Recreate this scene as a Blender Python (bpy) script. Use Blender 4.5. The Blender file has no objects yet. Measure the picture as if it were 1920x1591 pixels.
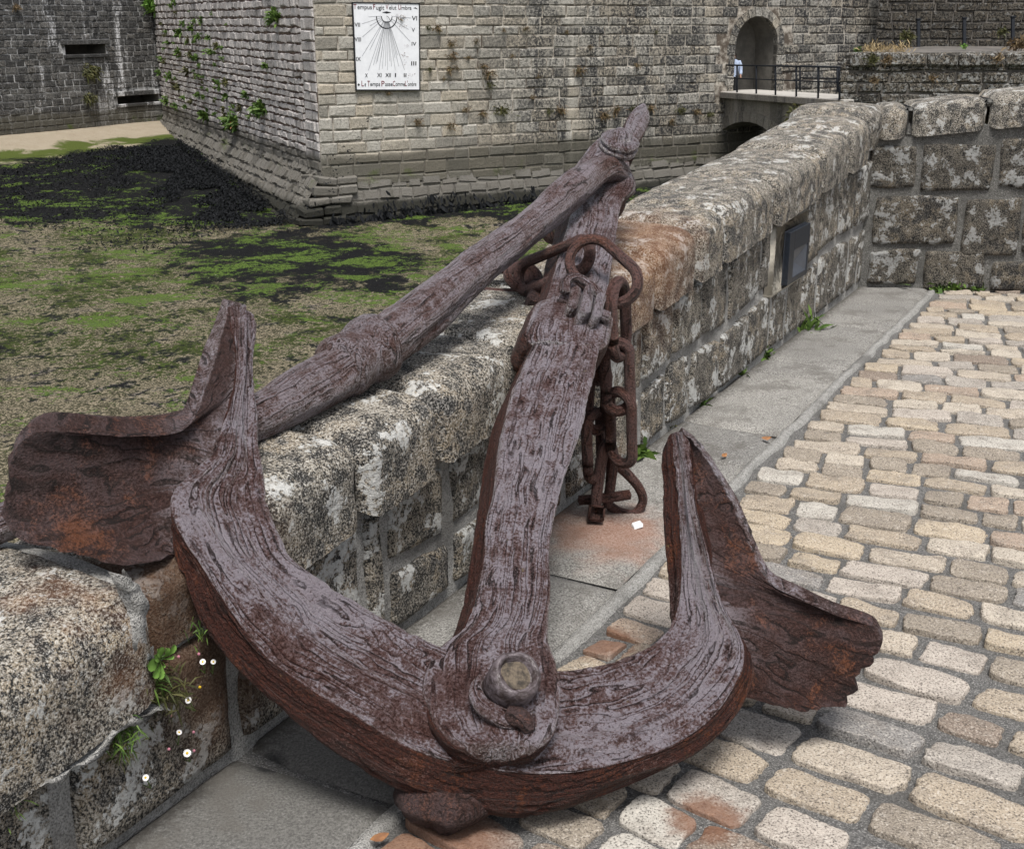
import bpy, math, random
import numpy as np
from mathutils import Vector, Matrix
random.seed(7); RS = np.random.RandomState(7)
SC = bpy.context.scene
COL = SC.collection

# ------------------------------------------------------------------ camera, light, exposure
HC = 1.7; PITCH = math.atan(755.5/2300.0)
cam_d = bpy.data.cameras.new('camera'); cam = bpy.data.objects.new('camera', cam_d); COL.objects.link(cam)
cam.location = (0, 0, HC); cam.rotation_euler = (math.pi/2-PITCH, 0, 0)
cam_d.sensor_fit = 'HORIZONTAL'; cam_d.sensor_width = 36; cam_d.lens = 36*2300/1920
cam_d.clip_start = .05; cam_d.clip_end = 600
SC.camera = cam
SUN_EL, SUN_AZ = math.radians(66), math.radians(172)      # azimuth from +Y (away from the camera), towards +X
w = bpy.data.worlds.new('World'); SC.world = w; w.use_nodes = True
wn = w.node_tree; bg = wn.nodes['Background']
sky = wn.nodes.new('ShaderNodeTexSky'); sky.sky_type = 'NISHITA'; sky.sun_disc = False
sky.sun_elevation = SUN_EL; sky.sun_rotation = SUN_AZ; sky.dust_density = 3; sky.air_density = 1.0; sky.ozone_density = 1
hs = wn.nodes.new('ShaderNodeHueSaturation'); hs.inputs['Saturation'].default_value = .38
wn.links.new(sky.outputs[0], hs.inputs['Color']); wn.links.new(hs.outputs[0], bg.inputs[0]); bg.inputs[1].default_value = .09
sd = bpy.data.lights.new('sun', 'SUN'); sun = bpy.data.objects.new('sun', sd); COL.objects.link(sun)
sd.energy = 2.4; sd.angle = math.radians(18); sd.color = (1, .97, .92)
sun.rotation_euler = Vector((-math.sin(SUN_AZ)*math.cos(SUN_EL), -math.cos(SUN_AZ)*math.cos(SUN_EL), -math.sin(SUN_EL))).to_track_quat('-Z', 'Y').to_euler()
SC.view_settings.view_transform = 'Standard'; SC.view_settings.look = 'None'
SC.view_settings.exposure = .86; SC.view_settings.gamma = 1; SC.view_settings.use_curve_mapping = False

# ------------------------------------------------------------------ helpers: pixels of the photograph to real points
CP, SP = math.cos(PITCH), math.sin(PITCH)
Fv = np.array([0, CP, -SP]); Uv = np.array([0, SP, CP]); Rv = np.array([1., 0, 0]); Cv = np.array([0, 0, HC])
def ray(x, y): return Fv+Rv*((x-960)/2300.)-Uv*((y-795.5)/2300.)
def at(x, y, Z): return Cv+ray(x, y)*Z
def onz(x, y, z=0.): r = ray(x, y); return Cv+r*((z-HC)/r[2])
def onpl(x, y, o, n): r = ray(x, y); return Cv+r*(np.dot(np.asarray(o)-Cv, n)/np.dot(r, n))
def proj(P):
    d = np.asarray(P)-Cv; Z = d@Fv
    return 960+2300*(d@Rv)/Z, 795.5-2300*(d@Uv)/Z, Z

def hsh(ix, iy, iz, seed):
    n = (ix.astype(np.int64)*374761393+iy.astype(np.int64)*668265263+iz.astype(np.int64)*2147483647+seed*974711) & 0xFFFFFFFF
    n = ((n ^ (n >> 13))*1274126177) & 0xFFFFFFFF
    n = ((n ^ (n >> 16))*2246822519) & 0xFFFFFFFF
    return ((n ^ (n >> 15)) & 0xFFFF)/65535.*2-1
def nz(P, seed=0):
    P = np.asarray(P, float); i = np.floor(P); f = P-i; f = f*f*f*(f*(f*6-15)+10); i = i.astype(np.int64)
    r = 0
    for a in (0, 1):
        wx = f[..., 0] if a else 1-f[..., 0]
        for b in (0, 1):
            wy = f[..., 1] if b else 1-f[..., 1]
            for c in (0, 1):
                wz = f[..., 2] if c else 1-f[..., 2]
                r = r+wx*wy*wz*hsh(i[..., 0]+a, i[..., 1]+b, i[..., 2]+c, seed)
    return r
def fbm(P, oc=4, seed=0, g=.5):
    P = np.asarray(P, float); r = 0; a = 1.; t = 0
    for k in range(oc):
        r = r+a*nz(P*(2**k)+k*17.3, seed+k); t += a; a *= g
    return r/t
def sm(x, a, b):
    t = np.clip((x-a)/(b-a), 0, 1); return t*t*(3-2*t)

def link(o, parent=None):
    COL.objects.link(o)
    if parent is not None: o.parent = parent
    return o
def mesh(name, V, Fs, mat, parent=None, smooth=True, grain=None):
    me = bpy.data.meshes.new(name)
    V = np.asarray(V, float)
    org = ORI.get(parent.name, (0, 0, 0)) if parent is not None else V[:, :].mean(0)*[1, 1, 0]+[0, 0, V[:, 2].min()]
    V = V-np.array(org)
    me.from_pydata(V.tolist(), [], [tuple(int(i) for i in f) for f in Fs])
    if smooth: me.polygons.foreach_set('use_smooth', [True]*len(me.polygons))
    if grain is not None:
        a = me.attributes.new('grain', 'FLOAT_VECTOR', 'POINT'); a.data.foreach_set('vector', np.ascontiguousarray(np.asarray(grain, np.float32)[:, :3]).ravel())
        if np.shape(grain)[1] == 4: b = me.attributes.new('painted_shade', 'FLOAT', 'POINT'); b.data.foreach_set('value', np.ascontiguousarray(np.asarray(grain, np.float32)[:, 3]))
    for m in (mat if isinstance(mat, (list, tuple)) else [mat]): me.materials.append(m)
    me.update()
    o = bpy.data.objects.new(name, me); ORI[o.name] = tuple(float(c) for c in org)
    if parent is None: o.location = [float(c) for c in org]
    return link(o, parent)
ORI = {}
def tag(o, label=None, cat=None, group=None, kind=None):
    if label: o['label'] = label
    if cat: o['category'] = cat
    if group: o['group'] = group
    if kind: o['kind'] = kind
    return o
def thing(name, label, cat, loc, group=None):
    o = bpy.data.objects.new(name, None); o.location = [float(c) for c in loc]; o.empty_display_size = .1
    link(o); ORI[o.name] = tuple(float(c) for c in loc)
    return tag(o, label, cat, group)
class MB:                                   # gathers pieces of ONE mesh
    def __init__(s): s.V = []; s.F = []; s.G = []; s.n = 0
    def add(s, V, F, G=None):
        V = np.asarray(V, float); s.V.append(V); s.F += [tuple(i+s.n for i in f) for f in F]; s.n += len(V)
        s.G.append(np.asarray(G) if G is not None else V); return s
    def build(s, name, mat, parent=None, smooth=True, grain=False):
        V = np.concatenate(s.V)
        return mesh(name, V, s.F, mat, parent, smooth, np.concatenate(s.G) if grain else None)
def grid_faces(M, N, wrap=False):
    F = []
    for i in range(M-1):
        for j in range(N if wrap else N-1):
            k = (j+1) % N; F.append((i*N+j, i*N+k, (i+1)*N+k, (i+1)*N+j))
    return F
def catmull(P, t):
    P = np.asarray(P, float); K = len(P); t = np.clip(t, 0, K-1-1e-9); i = t.astype(int); f = (t-i).reshape((-1,)+(1,)*(P.ndim-1))
    g = lambda k: P[np.clip(k, 0, K-1)]
    p0, p1, p2, p3 = g(i-1), g(i), g(i+1), g(i+2)
    return .5*((2*p1)+(-p0+p2)*f+(2*p0-5*p1+4*p2-p3)*f**2+(-p0+3*p1-3*p2+p3)*f**3)
def path(P, M):                             # resample a polyline smoothly, even spacing
    P = np.asarray(P, float); T = np.linspace(0, len(P)-1, 40*len(P)); Q = catmull(P, T)
    C = Q.reshape(len(Q), -1) if Q.ndim == 2 else Q.mean(1)
    L = np.r_[0, np.cumsum(np.linalg.norm(np.diff(C[:, :3], axis=0), axis=1))]
    t = np.interp(np.linspace(0, L[-1], M), L, T)
    return catmull(P, t), np.linspace(0, L[-1], M)
def ring_square(N, p):                      # rounded square, even spacing
    th = np.linspace(0, 2*np.pi, 2000, endpoint=False)+np.pi/4; c, s = np.cos(th), np.sin(th)
    u = np.sign(c)*abs(c)**(2/p); v = np.sign(s)*abs(s)**(2/p)
    L = np.r_[0, np.cumsum(np.hypot(np.diff(np.r_[u, u[0]]), np.diff(np.r_[v, v[0]])))]
    q = np.linspace(0, L[-1], N, endpoint=False)
    return np.interp(q, L, np.r_[u, u[0]]), np.interp(q, L, np.r_[v, v[0]])
def normals(X, wrap=True):
    dL = np.gradient(X, axis=0)
    dN = (np.roll(X, -1, 1)-np.roll(X, 1, 1)) if wrap else np.gradient(X, axis=1)
    n = np.cross(dN, dL); return n/(np.linalg.norm(n, axis=2, keepdims=True)+1e-12)
def iron_relief(G, s=1., seed=3):           # wrought iron: long laminations flaking off in terraces
    G = np.asarray(G)[..., :3]
    wv = fbm(G*np.array([7, 7, 3.5]), 2, seed+50)[..., None]*np.array([.6, .6, .05])
    f = fbm(G*np.array([24, 24, 1.25])*s+wv, 2, seed, .4); k = f*8+fbm(G*5, 2, seed+9)*1.5
    ter = (np.floor(k)+sm(k-np.floor(k), .02, .24))/8
    fine = fbm(G*np.array([75, 75, 5]), 3, seed+20)
    pit = np.minimum(fbm(G*np.array([45, 45, 22]), 3, seed+30)+.25, 0)
    return ter*1.25+fine*.20+pit*.75+fbm(G*4, 2, seed+70)*.8
def quad_loft(st, M, N, pw=6., amp=.006, seed=3, dome=.03, gs=1.):
    st = np.asarray(st, float); Q, L = path(st, M); u, v = ring_square(N, pw)
    b = lambda su, sv: ((1+su*u)*(1+sv*v)/4)[None, :, None]
    X = b(1, 1)*Q[:, 0:1]+b(-1, 1)*Q[:, 1:2]+b(-1, -1)*Q[:, 2:3]+b(1, -1)*Q[:, 3:4]
    hw = np.linalg.norm(Q[:, 0]-Q[:, 1], axis=1)/2; hh = np.linalg.norm(Q[:, 1]-Q[:, 2], axis=1)/2
    hw, hh = hw*.3+hw.mean()*.7, hh*.3+hh.mean()*.7
    G = np.stack([u[None]*hw[:, None], v[None]*hh[:, None], np.repeat(L[:, None], N, 1)], 2)
    n = normals(X); ctr = X.mean(1, keepdims=True)
    if ((X-ctr)*n).sum() < 0: n = -n; flip = True
    else: flip = False
    X = X+n*(iron_relief(G, gs, seed)*amp)[..., None]
    G = np.concatenate([G, np.repeat((1-sm(v, .55, .97))[None, :, None], M, 0)], 2)  # shade mask for the colour: top face stays pale, sides and underside darkened
    F = grid_faces(M, N, True)
    V = X.reshape(-1, 3); GG = G.reshape(-1, 4); off = len(V)
    for e, i in ((0, 0), (1, M-1)):          # domed ends
        c = X[i].mean(0); d = X[i].mean(0)-X[i+(1 if e == 0 else -1)].mean(0); d /= np.linalg.norm(d)+1e-9
        prev = i*N
        for sc_, h in ((.8, .55), (.45, .9)):
            V = np.r_[V, c+(X[i]-c)*sc_+d*dome*h]; GG = np.r_[GG, G[i]*[sc_, sc_, 1, 1]]
            for j in range(N):
                k = (j+1) % N; q = (prev+j, prev+k, off+k, off+j); F.append(q if e else q[::-1])
            prev = off; off += N
        V = np.r_[V, [c+d*dome]]; GG = np.r_[GG, [G[i].mean(0)]]
        for j in range(N):
            k = (j+1) % N; q = (prev+j, prev+k, off); F.append(q if e else q[::-1])
        off += 1
    if flip: F = [f[::-1] for f in F]
    return V, F, GG
def frame_along(P):
    T = np.gradient(P, axis=0); T /= np.linalg.norm(T, axis=1, keepdims=True)+1e-12
    r = np.array([0, 0, 1.]) if abs(T[0][2]) < .9 else np.array([1., 0, 0]); A = []
    for t in T:
        r = r-t*(r@t); r /= np.linalg.norm(r)+1e-12; A.append(r.copy())
    A = np.array(A); return T, A, np.cross(T, A)
def tube(P, r, N=12, closed=False, M=None, amp=0, seed=1, caps=True, gs=1.):
    P = np.asarray(P, float)
    L = None
    if M: P, L = path(P, M)
    if L is None: L = np.r_[0, np.cumsum(np.linalg.norm(np.diff(P, axis=0), axis=1))]
    K = len(P); r = np.interp(np.linspace(0, 1, K), np.linspace(0, 1, len(r)), r) if hasattr(r, '__len__') else np.full(K, r)
    T, A, B = frame_along(P)
    th = np.linspace(0, 2*np.pi, N, endpoint=False)
    c, s = np.cos(th), np.sin(th)
    nn = A[:, None]*c[None, :, None]+B[:, None]*s[None, :, None]
    G = np.stack([r[:, None]*c[None], r[:, None]*s[None], np.repeat(L[:, None], N, 1)], 2)
    rr = r[:, None]+(iron_relief(G, gs, seed)*amp if amp else 0)
    X = P[:, None]+nn*rr[..., None] if not amp else P[:, None]+nn*rr[..., None]
    F = [f[::-1] for f in grid_faces(K, N, True)]; V = X.reshape(-1, 3); GG = G.reshape(-1, 3)
    if closed:
        F += [((K-1)*N+j, j, (j+1) % N, (K-1)*N+(j+1) % N)[::-1] for j in range(N)]
    elif caps:
        V = np.r_[V, [P[0]-T[0]*r[0]*.35, P[-1]+T[-1]*r[-1]*.35]]; GG = np.r_[GG, GG[:1]*0, GG[-1:]*[0, 0, 1]]
        a, b = len(V)-2, len(V)-1
        F += [(a, (j+1) % N, j)[::-1] for j in range(N)]+[(b, (K-1)*N+j, (K-1)*N+(j+1) % N)[::-1] for j in range(N)]
    return V, F, GG
def box(c, X, Y, Z, bev=.0):                 # oriented box: X, Y, Z half-vectors
    c, X, Y, Z = [np.asarray(a, float) for a in (c, X, Y, Z)]
    V = []; 
    if bev <= 0:
        for k in (-1, 1):
            for j in (-1, 1):
                for i in (-1, 1): V.append(c+X*i+Y*j+Z*k)
        F = [(0, 2, 3, 1), (4, 5, 7, 6), (0, 1, 5, 4), (2, 6, 7, 3), (0, 4, 6, 2), (1, 3, 7, 5)]
        return np.array(V), F
    lx, ly, lz = [np.linalg.norm(a) for a in (X, Y, Z)]
    bx, by, bz = 1-bev/lx, 1-bev/ly, 1-bev/lz; idx = {}
    for k in (-1, 1):
        for j in (-1, 1):
            for i in (-1, 1):
                idx[(i, j, k, 0)] = len(V); V.append(c+X*i+Y*j*by+Z*k*bz)
                idx[(i, j, k, 1)] = len(V); V.append(c+X*i*bx+Y*j+Z*k*bz)
                idx[(i, j, k, 2)] = len(V); V.append(c+X*i*bx+Y*j*by+Z*k)
    F = []; g = lambda i, j, k, a: idx[(i, j, k, a)]
    for s in (-1, 1):
        q = [g(s, -1, -1, 0), g(s, 1, -1, 0), g(s, 1, 1, 0), g(s, -1, 1, 0)]; F.append(q if s > 0 else q[::-1])
        q = [g(-1, s, -1, 1), g(-1, s, 1, 1), g(1, s, 1, 1), g(1, s, -1, 1)]; F.append(q if s > 0 else q[::-1])
        q = [g(-1, -1, s, 2), g(1, -1, s, 2), g(1, 1, s, 2), g(-1, 1, s, 2)]; F.append(q if s > 0 else q[::-1])
    for a in (-1, 1):
        for b in (-1, 1):
            q = [g(-1, a, b, 1), g(1, a, b, 1), g(1, a, b, 2), g(-1, a, b, 2)]; F.append(q if a*b > 0 else q[::-1])
            q = [g(a, -1, b, 0), g(a, 1, b, 0), g(a, 1, b, 2), g(a, -1, b, 2)]; F.append(q if a*b < 0 else q[::-1])
            q = [g(a, b, -1, 0), g(a, b, 1, 0), g(a, b, 1, 1), g(a, b, -1, 1)]; F.append(q if a*b > 0 else q[::-1])
            for d in (-1, 1):
                q = [g(a, b, d, 0), g(a, b, d, 1), g(a, b, d, 2)]; F.append(q if a*b*d > 0 else q[::-1])
    return np.array(V), F
def lathe(c, ax, prof, N=32, jit=0, seed=1):  # prof: (radius, height along ax)
    ax = np.asarray(ax, float); ax /= np.linalg.norm(ax); r = np.array([1., 0, 0]); r = r-ax*(r@ax); r /= np.linalg.norm(r); q = np.cross(ax, r)
    th = np.linspace(0, 2*np.pi, N, endpoint=False); V = []
    for (ra, h) in prof:
        V.append(np.asarray(c)+ax*h+ra*(np.cos(th)[:, None]*r+np.sin(th)[:, None]*q))
    V = np.array(V)
    if jit: V = V+nz(V*40, seed)[..., None]*jit
    return V.reshape(-1, 3), grid_faces(len(prof), N, True)

# ------------------------------------------------------------------ node helper
class N:
    def __init__(s, name):
        s.m = bpy.data.materials.new(name); s.m.use_nodes = True; s.t = s.m.node_tree; s.t.nodes.clear()
        s.out = s.t.nodes.new('ShaderNodeOutputMaterial'); s.P = s.t.nodes.new('ShaderNodeBsdfPrincipled')
        s.t.links.new(s.P.outputs[0], s.out.inputs[0])
    def set(s, sock, v):
        if v is None: return
        if isinstance(v, bpy.types.NodeSocket): s.t.links.new(v, sock)
        else:
            if sock.type == 'RGBA' and len(v) == 3: v = tuple(v)+(1,)
            sock.default_value = v
    def p(s, **k):
        for a, v in k.items(): s.set(s.P.inputs[a.replace('_', ' ')], v)
        return s.m
    def nd(s, t, **k):
        n = s.t.nodes.new('ShaderNode'+t)
        for a, v in k.items(): setattr(n, a, v)
        return n
    def pos(s): return s.nd('NewGeometry').outputs['Position']
    def isl(s): return s.nd('NewGeometry').outputs['Random Per Island']
    def attr(s, a): return s.nd('Attribute', attribute_name=a).outputs['Vector']
    def mapv(s, v, sc=(1, 1, 1), loc=(0, 0, 0), rot=(0, 0, 0)):
        n = s.nd('Mapping'); s.set(n.inputs[0], v); n.inputs[1].default_value = loc; n.inputs[2].default_value = rot; n.inputs[3].default_value = sc; return n.outputs[0]
    def noise(s, v, sc, de=4, ro=.55, di=0):
        n = s.nd('TexNoise'); s.set(n.inputs['Vector'], v); n.inputs['Scale'].default_value = sc; n.inputs['Detail'].default_value = de
        n.inputs['Roughness'].default_value = ro; n.inputs['Distortion'].default_value = di; return n.outputs[0]
    def vor(s, v, sc, feature='F1', out=0):
        n = s.nd('TexVoronoi', feature=feature); s.set(n.inputs['Vector'], v); n.inputs['Scale'].default_value = sc; return n.outputs[out]
    def ramp(s, f, st, ip='LINEAR'):
        n = s.nd('ValToRGB'); s.set(n.inputs[0], f); e = n.color_ramp.elements; n.color_ramp.interpolation = ip
        while len(e) < len(st): e.new(.5)
        for k, (a, c) in zip(e, st):
            k.position = a; k.color = (c, c, c, 1) if not hasattr(c, '__len__') else tuple(c)+(1,)
        return n.outputs[0]
    def mix(s, f, a, b, mode='MIX'):
        n = s.nd('Mix', data_type='RGBA', blend_type=mode); s.set(n.inputs[0], f); s.set(n.inputs[6], a); s.set(n.inputs[7], b); return n.outputs[2]
    def ma(s, op, a, b=None, c=None, cl=False):
        n = s.nd('Math', operation=op, use_clamp=cl); s.set(n.inputs[0], a); s.set(n.inputs[1], b)
        if c is not None: s.set(n.inputs[2], c)
        return n.outputs[0]
    def step(s, v, a, b):
        n = s.nd('MapRange', interpolation_type='SMOOTHSTEP'); s.set(n.inputs[0], v); n.inputs[1].default_value = a; n.inputs[2].default_value = b; return n.outputs[0]
    def sep(s, v): n = s.nd('SeparateXYZ'); s.set(n.inputs[0], v); return n.outputs
    def near(s, v, c, r0, r1, nv=None, na=0):  # 1 inside r0 of a real point, 0 beyond r1
        d = s.nd('VectorMath', operation='DISTANCE'); s.set(d.inputs[0], v); d.inputs[1].default_value = [float(q) for q in c]
        x = d.outputs['Value']
        if nv is not None: x = s.ma('ADD', x, s.ma('MULTIPLY', s.ma('SUBTRACT', nv, .5), na))
        n = s.nd('MapRange', interpolation_type='SMOOTHSTEP'); s.set(n.inputs[0], x)
        n.inputs[1].default_value = r0; n.inputs[2].default_value = r1; n.inputs[3].default_value = 1; n.inputs[4].default_value = 0; return n.outputs[0]
    def bump(s, h, d=.01, st=1., nrm=None):
        n = s.nd('Bump'); s.set(n.inputs['Height'], h); n.inputs['Distance'].default_value = d; n.inputs['Strength'].default_value = st
        if nrm is not None: s.set(n.inputs['Normal'], nrm)
        return n.outputs[0]

# the parapet's frame: mb on the ground at the foot of its street face, u along it (away), n towards the street
MBp = np.array([.552, 4.843, 0.]); Uw = np.array([.4762, .8793, 0.]); Nw = np.array([.8793, -.4762, 0.]); Zw = np.array([0, 0, 1.])
def W(s, t, z=0.): return MBp+Uw*s+Nw*t+Zw*z
def hcop(s): return .846+.084*s+.010*np.sin(s*2.1)
def hjnt(s): return .602+.076*s

# ------------------------------------------------------------------ materials
RUSTY = [at(1250, 440, 4.75), at(1190, 395, 5.0), at(1290, 470, 4.6), onz(1150, 1005), onz(1230, 900)]
def m_granite(name, dark=.5, tan=.5, white=.45, rust=True, seed=0., fine=1., lich=.5, pale=1., tone=1.):
    n = N(name); P = n.pos(); v = n.mapv(P, loc=(seed, seed*1.7, seed*.6)); r = n.isl()
    big = n.noise(v, 3.2, 5, .6); med = n.noise(v, 17, 5, .65); f1 = n.noise(v, 150*fine, 3, .65); f2 = n.noise(v, 330*fine, 2, .6)
    base = n.mix(r, (.19, .170, .145), (.32, .28, .225))
    base = n.mix(n.step(big, .42, .62), base, n.mix(n.step(med, .4, .6), (.145, .135, .125), (.33, .265, .185)))
    dk = n.step(n.ma('ADD', n.ma('MULTIPLY', med, .6), n.ma('MULTIPLY', big, .4)), .60-.22*dark, .43-.16*dark)
    base = n.mix(n.ma('MULTIPLY', dk, .9), base, (.048, .046, .043))
    sp = n.ma('ADD', f1, n.ma('MULTIPLY', n.ma('SUBTRACT', med, .5), .35))
    base = n.mix(n.step(sp, .51, .43), base, (.014, .0135, .013))
    base = n.mix(n.ma('MULTIPLY', n.step(sp, .55, .63), .92*pale), base, (.56, .535, .495))
    base = n.mix(n.ma('MULTIPLY', n.step(f2, .57, .66), .6*pale), base, (.68, .665, .64))
    base = n.mix(n.ma('MULTIPLY', n.step(f2, .43, .36), .7), base, (.014, .014, .014))
    # pale lichen in patches with lobed borders
    l0 = n.noise(v, 8.5, 6, .66, .1); l1 = n.noise(v, 60, 4, .7)
    lm = n.ma('MULTIPLY', n.step(n.ma('ADD', l0, n.ma('MULTIPLY', n.ma('SUBTRACT', l1, .5), .35)), .70-.22*white, .73-.22*white), n.step(l1, .36, .5))
    base = n.mix(n.ma('MULTIPLY', lm, lich), base, n.mix(l1, (.34, .34, .335), (.80, .80, .785)))
    base = n.mix(1., base, (tone, tone, tone*.985), 'MULTIPLY')
    if rust:
        nv = n.noise(v, 9, 5, .6); k = None
        for c, r0, r1 in ((RUSTY[0], .1, .62), (RUSTY[1], .08, .5), (RUSTY[3], .05, .42), (RUSTY[4], 0, .3), (W(-2.9, -.05, .45), .0, .25)):
            q = n.near(P, c, r0, r1, nv, .5); k = q if k is None else n.ma('MAXIMUM', k, q)
        base = n.mix(n.ma('MULTIPLY', k, .50), base, n.mix(med, (.13, .045, .018), (.34, .16, .065)))
        k = n.ma('MAXIMUM', n.near(P, W(-2.66, .0, .45), .10, .36, nv, .3), n.near(P, W(-2.60, .03, .25), .05, .30, nv, .3)); base = n.mix(n.ma('MULTIPLY', k, .85), base, n.mix(f1, (.022, .012, .008), (.11, .058, .032)))
    h = n.ma('ADD', n.ma('MULTIPLY', f1, .55), n.ma('ADD', n.ma('MULTIPLY', f2, .25), n.ma('MULTIPLY', med, .9)))
    h = n.ma('ADD', h, n.ma('MULTIPLY', lm, .18))
    return n.p(Base_Color=base, Roughness=.88, Normal=n.bump(h, .012, .9), Specular_IOR_Level=.25)
M_COP = m_granite('coping_granite', .50, .5, .58, seed=3.1, lich=.72, pale=.80, tone=.86)
M_FACE = m_granite('wall_block_granite', .72, .5, .72, seed=8.4, lich=.9, pale=.55, tone=.80)
M_DARKFACE = m_granite('dark_wall_granite', 1.0, .5, .70, seed=14.4, lich=.95, pale=.40, tone=.47)
def m_slab():
    n = N('paving_slab_granite'); P = n.pos(); r = n.isl(); f1 = n.noise(P, 170, 3, .7); f2 = n.noise(P, 60, 4, .6); big = n.noise(P, 2.2, 5, .6)
    b = n.mix(r, (.215, .208, .195), (.30, .288, .265)); b = n.mix(n.step(big, .35, .65), n.mix(.35, b, (.13, .125, .12)), b)
    b = n.mix(n.ma('MULTIPLY', n.step(f1, .51, .40), .8), b, (.06, .057, .054)); b = n.mix(n.ma('MULTIPLY', n.step(f1, .56, .68), .65), b, (.52, .51, .49))
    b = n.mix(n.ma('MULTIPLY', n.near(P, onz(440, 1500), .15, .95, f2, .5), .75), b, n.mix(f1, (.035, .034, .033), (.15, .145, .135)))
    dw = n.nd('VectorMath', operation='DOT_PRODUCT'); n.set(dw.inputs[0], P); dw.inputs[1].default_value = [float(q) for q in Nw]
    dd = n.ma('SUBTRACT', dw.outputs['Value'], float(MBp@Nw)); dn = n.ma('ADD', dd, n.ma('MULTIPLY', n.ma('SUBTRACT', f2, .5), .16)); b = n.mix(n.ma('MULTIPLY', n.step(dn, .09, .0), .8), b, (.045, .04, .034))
    b = n.mix(n.ma('MULTIPLY', n.step(n.noise(P, 5.5, 5, .68), .48, .66), .6), b, (.10, .092, .082))
    k = n.near(P, RUSTY[3], .05, .36, n.noise(P, 9, 4), .4); b = n.mix(n.ma('MULTIPLY', k, .5), b, (.30, .12, .06))
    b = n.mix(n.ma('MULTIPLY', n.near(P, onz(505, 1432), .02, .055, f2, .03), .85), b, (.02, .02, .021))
    return n.p(Base_Color=b, Roughness=.85, Specular_IOR_Level=.3, Normal=n.bump(n.ma('ADD', f1, n.ma('MULTIPLY', f2, .6)), .006, .8))
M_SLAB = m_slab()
def m_mortar(name, col, var, sc=45):
    n = N(name); P = n.pos(); a = n.noise(P, sc, 5, .7); f = n.noise(P, 220, 2); big = n.noise(P, 3, 4)
    b = n.mix(n.step(a, .3, .7), col, var); b = n.mix(n.ma('MULTIPLY', n.step(f, .5, .36), .6), b, (.05, .05, .05)); b = n.mix(n.ma('MULTIPLY', n.step(f, .56, .66), .5), b, (.5, .49, .47))
    b = n.mix(n.ma('MULTIPLY', n.step(big, .5, .68), .6), b, (.07, .066, .06))
    return n.p(Base_Color=b, Roughness=.95, Normal=n.bump(n.ma('ADD', a, f), .012, .9))
M_MORT = m_mortar('grey_mortar', (.27, .262, .245), (.42, .41, .39))
M_GROUT = m_mortar('road_grout', (.085, .082, .079), (.19, .184, .176), 90)
def m_cobble():
    n = N('cobble_stone'); P = n.pos(); r = n.isl(); f1 = n.noise(P, 190, 3, .65); f2 = n.noise(P, 45, 5, .65); pt = n.noise(P, 9, 5, .6)
    b = n.ramp(r, [(0, (.38, .325, .255)), (.12, (.44, .39, .325)), (.25, (.285, .25, .205)), (.37, (.48, .435, .37)), (.5, (.36, .335, .305)), (.58, (.44, .40, .36)), (.68, (.37, .295, .235)), (.76, (.25, .245, .24)), (.81, (.44, .375, .285)), (.88, (.47, .455, .42)), (.95, (.235, .19, .155)), (1, (.42, .36, .305))], 'CONSTANT')
    b = n.mix(n.ma('MULTIPLY', n.step(pt, .46, .68), .5), b, (.20, .175, .15)); b = n.mix(n.ma('MULTIPLY', n.step(f2, .55, .7), .45), b, (.58, .55, .50))
    b = n.mix(n.ma('MULTIPLY', n.step(f1, .48, .37), .85), b, (.055, .047, .042)); b = n.mix(n.ma('MULTIPLY', n.step(f1, .56, .67), .6), b, (.66, .62, .57))
    b = n.mix(n.ma('MULTIPLY', n.step(f2, .36, .29), .8), b, (.06, .05, .045))
    for px, py, rr in ((1325, 1540, .1), (800, 1575, .22), (1130, 1210, .12)):
        b = n.mix(n.ma('MULTIPLY', n.near(P, onz(px, py), rr*.5, rr*1.15, f2, .1), .8), b, n.mix(f2, (.09, .035, .02), (.26, .12, .06)))
    b = n.mix(1., b, (.90, .872, .842), 'MULTIPLY')
    return n.p(Base_Color=b, Roughness=.72, Specular_IOR_Level=.4, Normal=n.bump(n.ma('ADD', n.ma('MULTIPLY', f1, .5), f2), .007, .9))
M_COB = m_cobble()
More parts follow.
